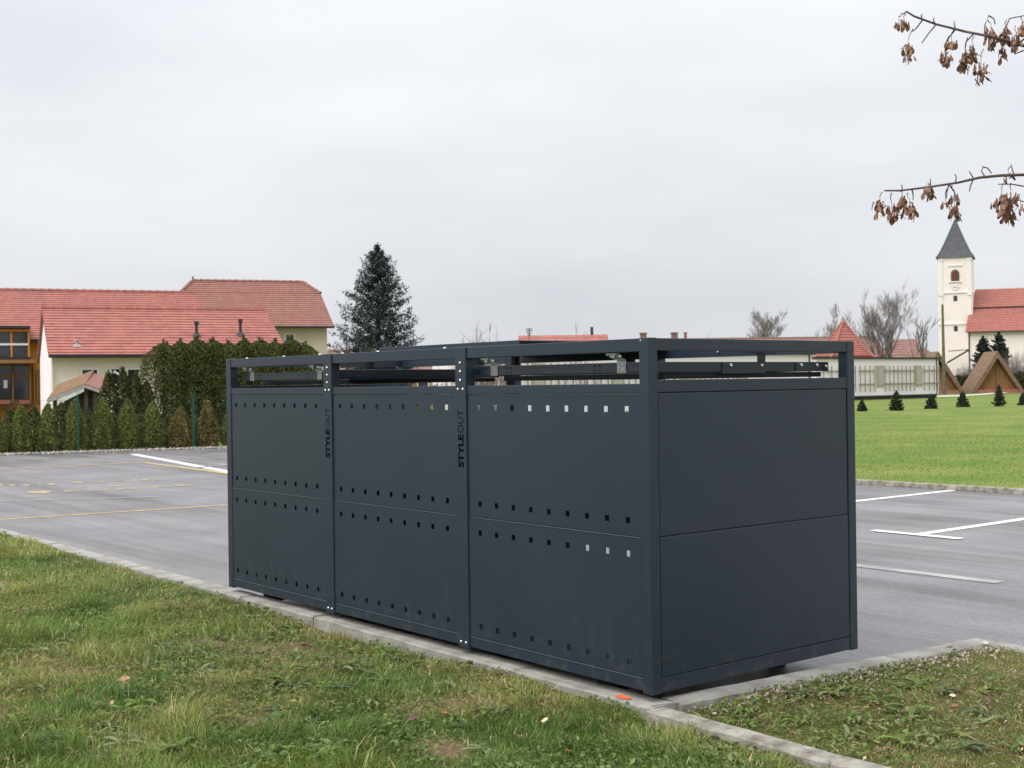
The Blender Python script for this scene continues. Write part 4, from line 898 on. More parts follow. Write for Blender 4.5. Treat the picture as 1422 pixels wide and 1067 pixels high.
# spruce: whorls of drooping boughs clad in needle sprays
def spruce(name, label, loc, h, r, whorls, per, sprays, leaf, col, cat='spruce', group=None, seed=1, low=0.06, pw=0.82, asp=0.32):
    g = np.random.default_rng(seed); root = tag(empty(name, loc), label, cat, group)
    tr = MB().tube([(0, 0, -0.1), (0, 0, h * 0.5), (0, 0, h)], [h * 0.018 + 0.01, h * 0.011, 0.006], 7); limbs = MB(); pts = []; nrm = []
    for w in range(whorls):
        t = w / (whorls - 1); z = h * (low + (0.97 - low) * t); rl = r * (1 - t) ** pw * g.uniform(0.85, 1.1) + 0.02
        for k in range(per):
            a = 2 * math.pi * (k + g.uniform(-.35, .35)) / per + w * 1.1; L_ = rl * g.uniform(0.72, 1.14); d = np.array([math.cos(a), math.sin(a)])
            m_ = 7; s_ = np.linspace(0, 1, m_); up = 0.25 * (t - 0.35)
            zz = z + g.uniform(-.5, .5) * h / whorls + L_ * (up * s_ - 0.30 * s_ ** 1.3 + 0.36 * s_ ** 3)
            path = np.stack([d[0] * L_ * s_, d[1] * L_ * s_, zz], 1)
            limbs.tube([tuple(q) for q in path[::2]], [0.012 * h / 8, 0.008 * h / 8, 0.005 * h / 8, 0.002][:len(path[::2])], 4, False)
            n_ = max(6, int(sprays * (0.3 + L_ / r)))
            u = g.uniform(0.12, 1.02, n_) ** 0.8; i0 = np.clip((u * (m_ - 1)).astype(int), 0, m_ - 2); fr = (u * (m_ - 1) - i0)[:, None]
            p = path[i0] * (1 - fr) + path[i0 + 1] * fr
            side = g.uniform(-1, 1, n_) * L_ * 0.24 * (1.1 - u * 0.8); perp = np.array([-d[1], d[0], 0])
            p = p + side[:, None] * perp[None] - np.abs(side)[:, None] * np.array([[0, 0, 0.35]]) + g.normal(0, 0.018 * r, (n_, 3)) - np.array([[0, 0, 1]]) * (g.uniform(0, 1, n_) * 0.06 * r)[:, None]
            pts.append(p); nrm.append(np.tile(np.array([[d[0] * .4, d[1] * .4, 0.9]]), (n_, 1)))
    pts = np.concatenate(pts); nrm = np.concatenate(nrm); n = len(pts)
    c = np.asarray(col)[None] * g.uniform(0.55, 1.5, (n, 1)) * (1 + 0.12 * g.normal(0, 1, (n, 3)))
    v, f, sz, cc = leaf_cards(pts, nrm, leaf, np.clip(c, 0.004, 1), asp, 0.6)
    np_mesh('crown', v, f, sz, M_LEAFC, root, cc); tr.build('trunk', W_DARKWOOD, root); tag(limbs.build('boughs', W_DARKWOOD, root, fix=False), kind='stuff')
    return root
q = P(527, 560, 55.0); hs = P(527, 337, 55.0).z
spruce('spruce_tree', 'tall dark blue green spruce rising behind the enclosure', (q.x, q.y, 0), hs, 2.75, 30, 9, 165, 0.075, (0.036, 0.052, 0.050), 'tree', None, 3, 0.06, 0.60)
for i, (px, top, bot) in enumerate(((1197, 556, 571.5), (1245, 543, 570.5), (1293, 547, 568), (1337, 544, 565.5), (1387.5, 535, 564.5), (1421, 546, 563))):
    b_ = G(px, bot, 0.06); h = P(px, top, b_.y).z - 0.06
    spruce('young_spruce', ['young spruce partly hidden by the enclosure corner', 'broad young spruce in front of the trellis cabin', 'young spruce at the right end of the white cabin', 'young spruce in front of the half hidden hut', 'tallest young spruce, in front of the right hut', 'young spruce cut by the right picture edge'][i],
           (b_.x, b_.y, 0.06), h, h * (0.44 if i != 4 else 0.32), 12, 9, 55, 0.045, (0.042, 0.055, 0.030), 'young spruce', 'young spruces planted across the lawn', 20 + i, 0.02, 0.65, 0.45)
for i, (px, top, Y) in enumerate(((1366, 466, 150), (1388, 461, 153))):
    b_ = P(px, 540, Y)
    spruce('conifer', ['dark conifer before the church nave, left of the hut peak', 'dark conifer before the church nave, behind the hut peak'][i], (b_.x, b_.y, 0), P(px, top, Y).z, 2.0, 20, 9, 70, 0.15, (0.028, 0.042, 0.034), 'tree', 'conifers beside the church', 40 + i, 0.05, 0.6, 0.5)

# bare trees and shrubs
M_BARK = mat('grey bark', (0.085, 0.072, 0.068), (0.14, 0.12, 0.11), rough=0.9, scale=3)
M_TWIG = mat('winter twigs', (0.20, 0.175, 0.17), (0.26, 0.23, 0.225), rough=0.9, scale=2)
M_PINKTWIG = mat('pinkish stems', (0.22, 0.16, 0.145), (0.28, 0.21, 0.19), rough=0.9, scale=2)
def bare_tree(name, label, loc, h, spread, seed, trunks=1, depth=5, r0=None, mt=None, group=None, cat='tree', minr=0.02, lean=0.0, knob=False):
    g = random.Random(seed); root = tag(empty(name, loc), label, cat, group); lim = MB(); twg = MB(); r0 = r0 or h * 0.017
    def grow(p, d, L_, r, lev):
        n_ = 4; pts = [p]; rad = [r]
        for k in range(n_):
            d = (d + Vector((g.gauss(0, .10), g.gauss(0, .10), g.gauss(0.05, .06)))).normalized(); p = p + d * (L_ / n_); pts.append(p); rad.append(max(minr, r * (1 - 0.45 * (k + 1) / n_)))
        (lim if lev <= 1 else twg).tube(pts, rad, 6 if lev <= 1 else 3, False)
        if lev >= depth: return
        kids = g.choice((3, 4, 4)) if lev else 6
        for k in range(kids):
            i_ = g.randint(1 if lev else 2, n_); b = pts[i_]; ang = g.uniform(0, 2 * math.pi); w = g.uniform(0.35, 0.85) * spread
            side = Vector((math.cos(ang), math.sin(ang), 0)); nd = (d + side * w + Vector((0, 0, 0.12))).normalized()
            grow(b, nd, L_ * g.uniform(0.5, 0.78), max(minr, rad[i_] * 0.58), lev + 1)
    for t in range(trunks):
        a = t * 2.2 + seed; off = Vector((math.cos(a) * 0.35, math.sin(a) * 0.3, 0)) * (trunks > 1)
        grow(Vector((off.x, off.y, -0.1)), Vector((off.x * 0.35 + lean, off.y * .3, 1)).normalized(), h * 0.42, r0, 0)
    # scale to the wanted height
    zmax = max(v[2] for v in lim.v + twg.v); s_ = h / zmax
    for m_ in (lim, twg): m_.v = [(x * s_, y * s_, z * s_) for x, y, z in m_.v]
    lim.build('trunk', M_BARK, root, fix=False); twg.build('crown', mt or M_TWIG, root, fix=False); return root
def tree_at(px, top, Y, **k): b_ = P(px, 545, Y); return dict(loc=(b_.x, b_.y, 0), h=P(px, top, Y).z, **k)
bare_tree('bare_tree', 'tall bare winter tree left of the church tower', **tree_at(1230, 380, 118), spread=0.62, seed=5, trunks=2, depth=6, minr=0.007)
bare_tree('bare_tree', 'slender bare tree behind the pyramid roof', **tree_at(1172, 416, 150), spread=0.75, seed=12, depth=6, minr=0.012)
bare_tree('bare_tree', 'rounded bare tree above the short side of the enclosure', **tree_at(1066, 424, 150), spread=1.0, seed=21, depth=6, minr=0.012)
bare_tree('bare_tree', 'pollarded bare tree with stubby arms beside the tall bare tree', **tree_at(1276, 430, 112), spread=0.8, seed=33, depth=3, minr=0.022, lean=0.25)
bare_tree('bare_tree', 'low bare tree just left of the pyramid roof', **tree_at(1128, 452, 150), spread=1.0, seed=44, depth=5, minr=0.013)
def stems(name, label, loc, h, w, n, seed, r=0.008, m=None, group=None):
    g = random.Random(seed); root = tag(empty(name, loc), label, 'shrub', group); e = MB()
    for k in range(n):
        a = g.uniform(0, 2 * math.pi); q = w * math.sqrt(g.random()); L_ = h * g.uniform(0.45, 1.0) * (1 - 0.35 * q / w); b = Vector((math.cos(a) * q * 0.25, math.sin(a) * q * 0.25, -0.05)); t_ = Vector((math.cos(a) * q, math.sin(a) * q, L_))
        mid = b.lerp(t_, 0.5) + Vector((g.gauss(0, .04) * h * .3, g.gauss(0, .04) * h * .3, 0.05 * h)); e.tube([b, mid, t_], [r, r * 0.8, r * 0.35], 3, False)
        for j in range(7):
            s_ = g.uniform(0.4, 0.95); p = mid.lerp(t_, (s_ - .4) / .6); e.tube([p, p + Vector((g.gauss(0, .12), g.gauss(0, .12), g.uniform(.1, .32))) * h * 0.35], [r * 0.6, r * 0.3], 3, False)
    e.build('stems', m or M_PINKTWIG, root, fix=False); return root
def shrub_at(px, top, Y): b_ = P(px, 545, Y); return (b_.x, b_.y, 0), P(px, top, Y).z
stems('bare_shrub', 'pinkish leafless shrub rising behind the middle of the enclosure', *shrub_at(672, 424, 48), 1.2, 130, 1, 0.012)
stems('bare_shrub', 'few thin leafless stems in front of the dormer roof', *shrub_at(805, 434, 52), 0.9, 22, 2, 0.012)
stems('bare_shrub', 'sparse leafless stems right of the spruce', *shrub_at(628, 452, 50), 0.55, 12, 3, 0.012)
stems('bare_shrub', 'thin leafless twigs above the corner of the enclosure', *shrub_at(1000, 440, 110), 2.6, 22, 4, 0.016)
for i, (px, top, w) in enumerate(((1352, 492, 2.4), (1378, 486, 2.6), (1404, 478, 2.6), (1424, 474, 2.4), (1345, 505, 2.0))):
    (l_, h_) = shrub_at(px, top, 140)
    stems('bare_shrub', ['leafless shrub between the two huts, nearer the tower', 'leafless shrub above the left slope of the right hut', 'leafless shrub above the right slope of the right hut', 'tall leafless shrub at the right picture edge', 'low leafless shrub at the foot of the church tower'][i], l_, h_, w, 120, 50 + i, 0.018, M_TWIG, 'leafless shrubs before the church')
b0, b1 = P(1328, 545, 135), P(1440, 545, 135)
g = np.random.default_rng(9); n = 5200; t = g.uniform(0, 1, n); hz = g.uniform(0, 1, n) * (1.7 + 0.5 * vnoise(t * 14, t, 1, 3))
p = np.stack([b0.x + (b1.x - b0.x) * t, np.full(n, 135.0) + g.uniform(-.6, .6, n), hz], 1)
v, f, sz, cc = leaf_cards(p, np.tile([[0, -1, .4]], (n, 1)), 0.14, np.array([[0.040, 0.042, 0.020]]) * g.uniform(.6, 1.5, (n, 1)), .5, .7)
hr = tag(empty('clipped_hedge', (0, 0, 0)), 'low dark evergreen hedge running behind the wooden huts', 'hedge'); hr.location = (b0.x, 135, 0); np_mesh('foliage', v - np.array([[b0.x, 135, 0]]), f, sz, M_LEAFC, hr, cc)
# path and patches near the huts
flat('path', [G(1300, 551.5, .08), G(1340, 549.8, .08), G(1400, 545.5, .08), G(1392, 545.0, .08), G(1338, 548.5, .08), G(1298, 550.0, .08)], 0.075, mat('pale path', (0.55, 0.53, 0.50), (0.62, 0.60, 0.57), rough=.9))
# television aerial
q = P(735, 480, 80); zt = P(735, 456, 80).z
ar = tag(empty('aerial', (q.x, q.y, 0)), 'small aerial mast above the red dormer roof', 'aerial')
e = MB().tube([(0, 0, -0.1), (0, 0, zt)], 0.025, 6)
e.build('mast', M_GUTTER, ar); e = MB()
for k in range(5): e.obox((-0.22 + 0.03 * k, 0, zt - 0.05 - k * 0.1), (0.22 - 0.03 * k, 0, zt - 0.05 - k * 0.1), 0.02, 0.045)
e.build('antenna', M_GUTTER, ar)

# ------------------------------------------------------------------ grass, weeds, litter in the foreground
def to_world(s_, l_, z): return np.stack([CX + s_ * SD[0] + l_ * LD[0], CY + s_ * SD[1] + l_ * LD[1], z], 1)
def pix(w):
    u = (w[:, 2] - CAM_H); return 711 + F_PX * w[:, 0] / np.maximum(w[:, 1], .1), 533.5 - F_PX * u / np.maximum(w[:, 1], .1)
def in_view(s_, l_, m=70):
    w = to_world(s_, l_, np.full(len(s_), 0.06)); x, y = pix(w); return (w[:, 1] > 1) & (x > -m - 90) & (x < 1422 + m) & (y < 1067 + 1.5 * m), w[:, 1]
def island(s_, l_): return (s_ > -0.02) & (l_ < -0.03)
def allowed(s_, l_):
    v = (s_ < -0.075 - 0.045 * (l_ < -0.05) + 0.03 * (vnoise(s_ * 3, l_, 5.0, 8) - 0.5)); w = (s_ > 0.02 + 0.03 * (vnoise(s_ * 3, l_, 5.0, 9) - 0.5)) & (l_ < -0.105 - 0.096 * s_) & (s_ < 2.23); return v | w
def blades(n, near):
    s_ = rng.uniform(-7.5, 2.3, n); l_ = rng.uniform(-5.0, 15.0, n)
    ok, d = in_view(s_, l_); ok &= allowed(s_, l_); ok &= rng.uniform(0, 1, n) < np.clip((6.0 / np.maximum(d, 1)) ** 1.6, 0, 1)
    s_, l_, d = s_[ok], l_[ok], d[ok]
    b = bare(s_, l_); dens = fbm(s_, l_, 1.4, 21); isl = island(s_, l_)
    keep = rng.uniform(0, 1, len(s_)) < np.clip(1.15 - 1.5 * b - 1.3 * np.clip(0.44 - dens, 0, 1) * 2, 0.03, 1) * np.where(isl, 0.85, 1.0)
    return s_[keep], l_[keep], d[keep]
def grass_mesh(s_, l_, d):
    n = len(s_); isl = island(s_, l_); lush = fbm(s_, l_, 0.9, 40); tuft = fbm(s_, l_, 4.5, 50, 2); dry = fbm(s_, l_, 1.7, 60)
    edge = np.clip(1 - np.abs(s_ + 0.06) / 0.55, 0, 1)
    L_ = (0.028 + 0.040 * lush) * rng.uniform(0.45, 1.5, n) * (1 + 2.2 * np.clip(tuft - 0.58, 0, 1) * 3) * np.where(isl, 0.40, 1) * (1 - 0.35 * edge)
    w_ = rng.uniform(0.0011, 0.0024, n) * (1 + np.clip(d - 6, 0, 9) * 0.10)
    az = np.where(rng.uniform(0, 1, n) < 0.55, rng.normal(0, .6, n) + 14 * fbm(s_, l_, 1.6, 77, 2), rng.uniform(0, 2 * math.pi, n)); lean = rng.uniform(0.45, 1.75, n)
    z = turf_z(s_, l_) - 0.004
    base = to_world(s_, l_, z); dr = np.stack([np.cos(az), np.sin(az), np.zeros(n)], 1); up = np.array([[0, 0, 1.0]])
    sd = np.stack([-np.sin(az), np.cos(az), np.zeros(n)], 1) * w_[:, None]
    mid = base + (dr * np.sin(lean * 0.6)[:, None] + up * np.cos(lean * 0.6)[:, None]) * (L_ * 0.55)[:, None]
    tip = mid + (dr * np.sin(lean * 1.25)[:, None] + up * np.cos(lean * 1.25)[:, None]) * (L_ * 0.55)[:, None]
    v = np.stack([base - sd, base + sd, mid - sd * .85, mid + sd * .85, tip], 1).reshape(-1, 3)
    f = (np.array([0, 1, 3, 2, 2, 3, 4])[None] + 5 * np.arange(n)[:, None]).ravel(); sz = np.tile([4, 3], n)
    G1, G2, ST, OL = np.array([[0.220, 0.300, 0.055]]), np.array([[0.095, 0.180, 0.034]]), np.array([[0.54, 0.47, 0.26]]), np.array([[0.345, 0.345, 0.088]])
    t = np.clip(lush * 1.6 - 0.4 + rng.normal(0, .2, n), 0, 1)[:, None]; c = G1 * t + G2 * (1 - t)
    o_ = np.clip((dry - 0.46) * 2.4 + 0.40 * edge + 0.30 * isl + rng.normal(0, .25, n), 0, 1)[:, None]; c = c * (1 - o_) + OL * o_
    p_st = np.clip(0.09 + 0.36 * np.clip(dry - 0.50, 0, 1) * 2 + 0.18 * edge + 0.08 * isl + 0.3 * bare(s_, l_), 0, 0.7)
    st = (rng.uniform(0, 1, n) < p_st)[:, None]; c = np.where(st, ST * rng.uniform(.6, 1.15, (n, 1)), c) * rng.uniform(0.6, 1.35, (n, 1)) * np.where(isl, 0.80, 1.0)[:, None]
    return v, f, sz, np.repeat(c, 5, 0)
s_, l_, d = blades(2600000, True)
gm = grass_mesh(s_, l_, d)
gv = tag(np_mesh('grass', gm[0], gm[1], gm[2], M_GRASSB, None, gm[3]), 'patchy green and straw coloured grass in the foreground', 'grass', kind='stuff')
print('blades', len(s_))
# broad weed leaves and clover lying between the blades
def flat_leaves(n, size, asp, col, mask, name, label, cat, m, lift=0.012, tilt=0.45, up=0.0):
    s_ = rng.uniform(-5.5, 2.3, n * 12); l_ = rng.uniform(-4.2, 11.0, n * 12); ok, d = in_view(s_, l_); ok &= allowed(s_, l_) & mask(s_, l_) & (rng.uniform(0, 1, len(s_)) < np.clip((6 / np.maximum(d, 1)) ** 2, 0, 1))
    s_, l_ = s_[ok][:n], l_[ok][:n]; k = len(s_)
    p = to_world(s_, l_, turf_z(s_, l_) + lift + rng.uniform(0, .02, k))
    c = np.asarray(col)[rng.integers(0, len(col), k)] * rng.uniform(.6, 1.35, (k, 1))
    nr = np.tile([[0, 0, 1.0]], (k, 1)); v, f, sz, cc = leaf_cards(p, nr, size, c, asp, tilt)
    # bend every leaf: lift its two side corners
    v = v.reshape(-1, 4, 3); v[:, 1, 2] += size * 0.25 * rng.uniform(0, 1, k); v[:, 3, 2] += size * 0.25 * rng.uniform(0, 1, k)
    return tag(np_mesh(name, v.reshape(-1, 3), f, sz, m, None, cc), label, cat, kind='stuff')
flat_leaves(15000, 0.013, 0.6, [(0.15, 0.22, 0.055), (0.19, 0.25, 0.08), (0.11, 0.18, 0.05)], lambda a, b: fbm(a, b, 1.6, 90) > 0.49, 'clover', 'low clover and small weed leaves between the grass', 'clover', M_GRASSB, 0.018)
flat_leaves(5200, 0.0085, 0.5, [(0.36, 0.25, 0.16), (0.28, 0.16, 0.09), (0.48, 0.37, 0.27)], lambda a, b: island(a, b) | (fbm(a, b, 1.1, 95) > 0.60), 'leaf_litter', 'small dry seed wings and leaf scraps in the grass', 'leaf litter', M_GRASSB, 0.016)
flat_leaves(9000, 0.026, 0.045, [(0.46, 0.37, 0.22), (0.30, 0.22, 0.13), (0.20, 0.14, 0.09), (0.36, 0.33, 0.14)], lambda a, b: (bare(a, b) > 0.15) | (fbm(a, b, 1.7, 60) > 0.50) | island(a, b), 'dead_grass', 'flattened dead grass stalks lying between the green tufts', 'dead grass', M_GRASSB, 0.014, 0.35)
# rosettes of long weed leaves
V, Fa, S_, C_ = [], [], [], []; kk = 0
for q in range(150):
    px, py = (random.uniform(0, 760), random.uniform(860, 1067)) if q < 110 else (random.uniform(940, 1422), random.uniform(960, 1067))
    b_ = inv(G(px, py, .05))
    if not allowed(np.array([b_[0]]), np.array([b_[1]]))[0]: continue
    z = float(turf_z(np.array([b_[0]]), np.array([b_[1]]))[0]); o = B(b_[0], b_[1], z); tone = random.choice(((0.14, 0.205, 0.055), (0.17, 0.25, 0.055), (0.24, 0.28, 0.13), (0.12, 0.165, 0.075)))
    for j in range(random.randint(4, 8)):
        a = random.uniform(0, 6.28); L_ = random.uniform(0.045, 0.115); w = L_ * random.uniform(0.10, 0.17); rise = random.uniform(0.15, 0.7)
        d_ = Vector((math.cos(a), math.sin(a), 0)); n_ = Vector((-d_.y, d_.x, 0)); segs = 5; v0 = kk
        for i in range(segs + 1):
            t = i / segs; p = o + d_ * (L_ * t) + Vector((0, 0, 0.012 + L_ * rise * (t - 0.85 * t * t))); ww = w * (0.35 + 1.5 * t * (1 - t) * 1.6) * (1 if i < segs else 0.15)
            V += [p - n_ * ww + Vector((0, 0, ww * .5)), p, p + n_ * ww + Vector((0, 0, ww * .5))]; k_ = random.uniform(.75, 1.25); C_ += [tuple(c * k_ for c in tone)] * 3; kk += 3
        for i in range(segs):
            for e in (0, 1): Fa += [v0 + i * 3 + e, v0 + i * 3 + e + 1, v0 + i * 3 + e + 4, v0 + i * 3 + e + 3]; S_.append(4)
tag(np_mesh('weeds', np.array(V), Fa, S_, M_GRASSB, None, np.array(C_)), 'broad leaved weed rosettes scattered in the grass', 'weeds', kind='stuff')

# single fallen leaves one can point at
def dead_leaf_mesh(seed, col):
    g = random.Random(seed); e = MB(); n = 7; curl = g.uniform(0.2, 0.9)
    for i in range(n):
        t = i / (n - 1); w = 0.5 * math.sin(math.pi * min(1, t * 0.96 + 0.04)) ** 0.8 * g.uniform(0.75, 1.1) * 0.62
        for j in (-1, -0.5, 0, 0.5, 1): e.v.append((t - 0.5, j * w, curl * (j * j * w * 0.9 + (t - 0.5) ** 2 * 0.8) + g.uniform(-.03, .03)))
    for i in range(n - 1):
        for j in range(4): e.f.append((i * 5 + j, i * 5 + j + 1, i * 5 + j + 6, i * 5 + j + 5))
    me = e.mesh('fallen_leaf', smooth=True); me.materials.append(col); return me
LC = [mat('dry leaf tan', (0.36, 0.24, 0.14), (0.46, 0.33, 0.21), rough=.8, scale=6), mat('dry leaf pink', (0.42, 0.22, 0.15), (0.52, 0.31, 0.22), rough=.8, scale=6), mat('dry leaf dark', (0.10, 0.06, 0.045), (0.16, 0.10, 0.07), rough=.8, scale=6), mat('dry leaf orange', (0.50, 0.14, 0.05), (0.55, 0.20, 0.07), rough=.8, scale=6), mat('pale leaf', (0.58, 0.48, 0.38), (0.66, 0.57, 0.46), rough=.8, scale=6), mat('yellow leaf', (0.46, 0.40, 0.10), (0.52, 0.46, 0.15), rough=.8, scale=6)]
LM = [[dead_leaf_mesh(10 * c + k, LC[c]) for k in range(2)] for c in range(6)]
NAMED = {(110, 976): ('curled tan leaf in the grass at lower left', 0, .07), (155, 990): ('small tan leaf right of the curled tan leaf at lower left', 0, .04), (298, 1018): ('bright orange leaf in the grass at lower left', 3, .05), (242, 1055): ('dark crumpled leaf at the bottom left edge', 2, .05),
         (172, 958): ('pinkish dry leaf stalk in the left grass', 1, .07), (574, 1012): ('dark brown curled leaf at the bottom centre', 2, .06), (616, 1003): ('red brown leaf lying right of the dark curled leaf', 3, .05), (757, 1008): ('pale tan leaf standing in the grass below the second bay', 4, .05),
         (789, 1051): ('orange brown leaf at the bottom edge below the third bay', 3, .055), (768, 963): ('pinkish leaf close to the kerb below the third bay', 1, .05), (448, 884): ('yellow leaf lying near the kerb below the first bay', 5, .05), (424, 899): ('dark purple brown leaf on the bare soil patch', 2, .06), (406, 988): ('tan leaf in the grass below the bare soil patch', 0, .05),
         (1318, 906): ('pale leaf at the kerb corner on the right', 4, .06), (1368, 903): ('pale leaf right of the kerb corner leaf', 4, .065), (1323, 979): ('pale leaf in the middle of the right grass corner', 4, .05), (1326, 997): ('pink pale leaf low in the right grass corner', 1, .05), (1371, 986): ('dark leaf in the right grass corner', 2, .05)}
for (px, py), (lab, c, sz) in NAMED.items():
    b_ = inv(G(px, py, .07)); z = float(turf_z(np.array([b_[0]]), np.array([b_[1]]))[0])
    o = link(bpy.data.objects.new('fallen_leaf', LM[c][px % 2])); o.location = B(b_[0], b_[1], z + 0.026); o.scale = (sz, sz, sz); o.rotation_euler = (random.uniform(-.4, .4), random.uniform(-.4, .4), random.uniform(0, 6.28)); tag(o, lab, 'leaf', 'fallen leaves')
flat_leaves(170, 0.016, 0.5, [(0.40, 0.28, 0.18), (0.30, 0.17, 0.10), (0.55, 0.44, 0.33), (0.46, 0.38, 0.12)], lambda a, b: island(a, b) | (fbm(a, b, 1.1, 97) > 0.66), 'leaf_scraps', 'scattered small dry leaf scraps, thickest in the right grass corner', 'leaf litter', M_GRASSB, 0.02)
# coarse blades on the near part of the lawn, so that its edge is not flat
n = 150000; a = 11.72 + rng.gamma(1.3, 9.0, n); b = rng.uniform(-6, 34, n); ok, d = in_view(a, b); w = to_world(a, b, np.full(n, .06)); x, y = pix(w); ok = (x > 1150) & (x < 1460) & (w[:, 1] > 5); a, b = a[ok], b[ok]; n = len(a)
az = rng.uniform(0, 6.28, n); h_ = rng.uniform(0.012, 0.035, n); ww = rng.uniform(.005, .010, n); base = to_world(a, b, np.full(n, .058)); sdv = np.stack([np.cos(az), np.sin(az), 0 * az], 1) * ww[:, None]; tp = base + np.stack([rng.normal(0, .02, n), rng.normal(0, .02, n), h_], 1)
v = np.stack([base - sdv, base + sdv, tp], 1).reshape(-1, 3); cc = np.repeat(np.array([[0.165, 0.235, 0.048]]) * rng.uniform(.75, 1.3, (n, 1)) * (0.72 + 0.56 * fbm(a, b, 0.25, 4))[:, None] * (1 + 0.5 * np.clip(fbm(a, b, 0.6, 14) - .5, 0, 1)[:, None] * np.array([[1.4, .2, .2]])) * (1 + 0.35 * (rng.uniform(0, 1, (n, 1)) < .2) * np.array([[1.0, .3, .2]])), 3, 0)
tag(np_mesh('lawn_grass', v, np.arange(3 * n), np.full(n, 3), M_GRASSB, None, cc), 'short bright green blades of the mown lawn', 'grass', kind='stuff')

# ------------------------------------------------------------------ tree on the right whose seeded twigs reach into the picture
M_TW = mat('dark reddish twig', (0.07, 0.045, 0.045), (0.12, 0.08, 0.075), rough=.7, scale=20)
M_SEED = mat('dry winged seeds', (0.17, 0.088, 0.060), (0.31, 0.18, 0.12), rough=.7, scale=14)
tb = Vector((3.75, 5.05, 0)); tr_ = tag(empty('seed_tree', tuple(tb)), 'leafless tree at the right whose twigs carry brown winged seeds', 'tree')
MB().tube([(0, 0, -0.1), (0.02, 0, 0.9), (-0.03, 0.03, 1.8), (0.05, 0.05, 3.0), (0.15, 0.1, 4.4)], [0.11, 0.085, 0.075, 0.055, 0.02], 10).build('trunk', M_BARK, tr_)
YB = 5.3
def seed_mesh():
    e = MB()                                     # one winged seed: nutlet and a thin papery wing
    e.tube([(0, 0, 0), (0, 0, -0.008)], [0.002, 0.003], 5)
    prof = [(-.001, -.006), (.005, -.010), (.011, -.020), (.010, -.031), (.003, -.035), (-.004, -.026), (-.004, -.014)]
    e.prism([(x, 0.0004 * i, z) for i, (x, z) in enumerate(prof)], (0, 0.0007, 0)); me = e.mesh('seed'); me.materials.append(M_SEED); return e
SEED = seed_mesh()
def cluster(parent, top, n, hgt, seed):
    g = random.Random(seed); e = MB()
    for k in range(int(n * 1.5)):
        t = g.random(); o = top + Vector((g.gauss(0, .011), g.gauss(0, .012), -hgt * t * 0.75)); Rm = Matrix.Rotation(g.uniform(0, 6.28), 4, 'Z') @ Matrix.Rotation(g.gauss(0, .45), 4, 'X') @ Matrix.Scale(g.uniform(.8, 1.25), 4)
        e.add([o + Rm @ Vector(v) for v in SEED.v], SEED.f)
    e.tube([top + Vector((0, 0, .012)), top + Vector((.002, .002, -hgt * .45)), top + Vector((0, 0, -hgt * .75))], 0.0011, 4, False)
    return e.build('seed_cluster', M_SEED, parent, fix=False)
def twig(pixels, rad, clusters, spurs, seed, limb_from):
    g = random.Random(seed); W = [P(x, y, YB + 0.10 * math.sin(i * 1.7)) - tb for i, (x, y) in enumerate(pixels)]
    limb = [Vector(limb_from), Vector(limb_from).lerp(W[0], .5) + Vector((0, 0.0, .08))]
    e = MB().tube(limb + W, [0.03, 0.016] + [rad * (1 - 0.6 * i / len(W)) for i in range(len(W))], 7)
    for x, y, x2, y2, x3, y3 in spurs: e.tube([P(x, y, YB) - tb, P(x2, y2, YB + .02) - tb, P(x3, y3, YB + .03) - tb], [.0032, .0026, .0022], 5)
    br = e.build('branch', M_TW, tr_, fix=False)
    for x, y, n_, h_, sx, sy in clusters:
        q = P(x, y, YB + g.uniform(-.04, .04)) - tb
        MB().tube([P(sx, sy, YB) - tb, P((sx + x) / 2 - 1.5, (sy + y) / 2 - 1, YB + .01) - tb, q + Vector((0, 0, .012))], [.0024, .0018, .0013], 4, False).build('stalk', M_TW, br, fix=False)
        cluster(br, q, n_, h_ * YB / F_PX, seed * 10 + x)
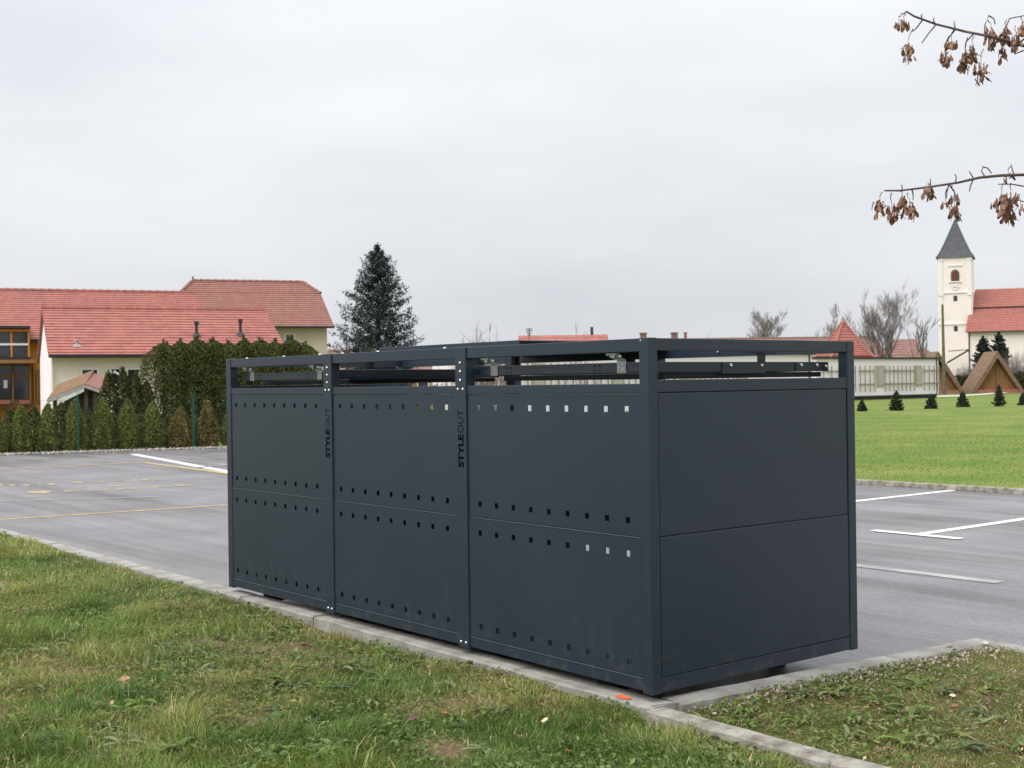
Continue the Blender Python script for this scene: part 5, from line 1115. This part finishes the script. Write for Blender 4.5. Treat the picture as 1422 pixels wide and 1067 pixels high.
twig([(1440, 68), (1422, 64), (1400, 58), (1370, 50), (1340, 44), (1300, 34), (1270, 23), (1258, 16)], 0.0075,
     [(1261, 60, 16, 26, 1268, 40), (1312, 70, 12, 22, 1318, 50), (1321, 53, 7, 14, 1325, 41), (1340, 73, 16, 24, 1344, 52), (1350, 62, 14, 26, 1353, 50), (1362, 84, 18, 32, 1366, 68), (1376, 36, 22, 34, 1372, 28), (1396, 38, 18, 22, 1398, 28), (1411, 48, 14, 20, 1410, 36), (1419, 30, 10, 20, 1418, 24), (1394, 64, 6, 24, 1396, 58), (1248, 27, 4, 8, 1252, 22), (1255, 28, 5, 12, 1258, 20)],
     [(1281, 28, 1272, 40, 1267, 44), (1281, 28, 1279, 22, 1281, 20), (1300, 34, 1290, 46, 1280, 60), (1298, 32, 1296, 28, 1297, 25), (1327, 41, 1318, 52, 1316, 58), (1327, 41, 1325, 33, 1325, 30), (1352, 47, 1342, 58, 1340, 70), (1367, 50, 1368, 34, 1373, 22), (1373, 22, 1380, 26, 1382, 34), (1396, 40, 1402, 26, 1422, 22), (1422, 70, 1412, 74, 1404, 72), (1258, 17, 1254, 20, 1251, 19)], 1, (0.0, 0.02, 2.35))
twig([(1440, 245), (1422, 243), (1390, 244), (1360, 247), (1330, 254), (1290, 260), (1250, 265), (1228, 265)], 0.0072,
     [(1222, 278, 12, 20, 1225, 267), (1238, 284, 18, 26, 1238, 268), (1253, 270, 12, 16, 1252, 266), (1263, 280, 16, 24, 1260, 268), (1289, 258, 12, 16, 1291, 256), (1325, 284, 12, 22, 1326, 270), (1325, 268, 5, 12, 1322, 258), (1391, 268, 30, 34, 1394, 254), (1404, 268, 16, 24, 1404, 254), (1403, 290, 14, 20, 1402, 276), (1313, 278, 3, 9, 1315, 262), (1417, 282, 4, 12, 1416, 270), (1400, 240, 4, 10, 1403, 232)],
     [(1318, 256, 1315, 266, 1314, 276), (1318, 256, 1326, 268, 1326, 272), (1327, 252, 1328, 246, 1326, 242), (1352, 248, 1348, 258, 1346, 266), (1352, 248, 1347, 240, 1346, 238), (1368, 246, 1363, 238, 1365, 232), (1365, 232, 1372, 234, 1377, 241), (1408, 244, 1406, 236, 1404, 229), (1422, 259, 1405, 256, 1386, 256), (1252, 265, 1253, 260, 1252, 257), (1266, 262, 1268, 270, 1268, 278), (1292, 258, 1292, 252, 1292, 249)], 2, (0.0, 0.0, 1.95))
e = MB()
for k in range(9):
    a = k * 0.75 - 0.9; z = 2.2 + 0.22 * k
    if math.cos(a) < 0.1: a = math.pi * 0.35 * (-1) ** k
    e.tube([(0.02, 0.03, z), (0.5 * math.cos(a), 0.5 * math.sin(a), z + .35), (1.1 * math.cos(a), 1.1 * math.sin(a), z + .8)], [.028, .016, .006], 6)
e.build('limbs', M_BARK, tr_, fix=False)
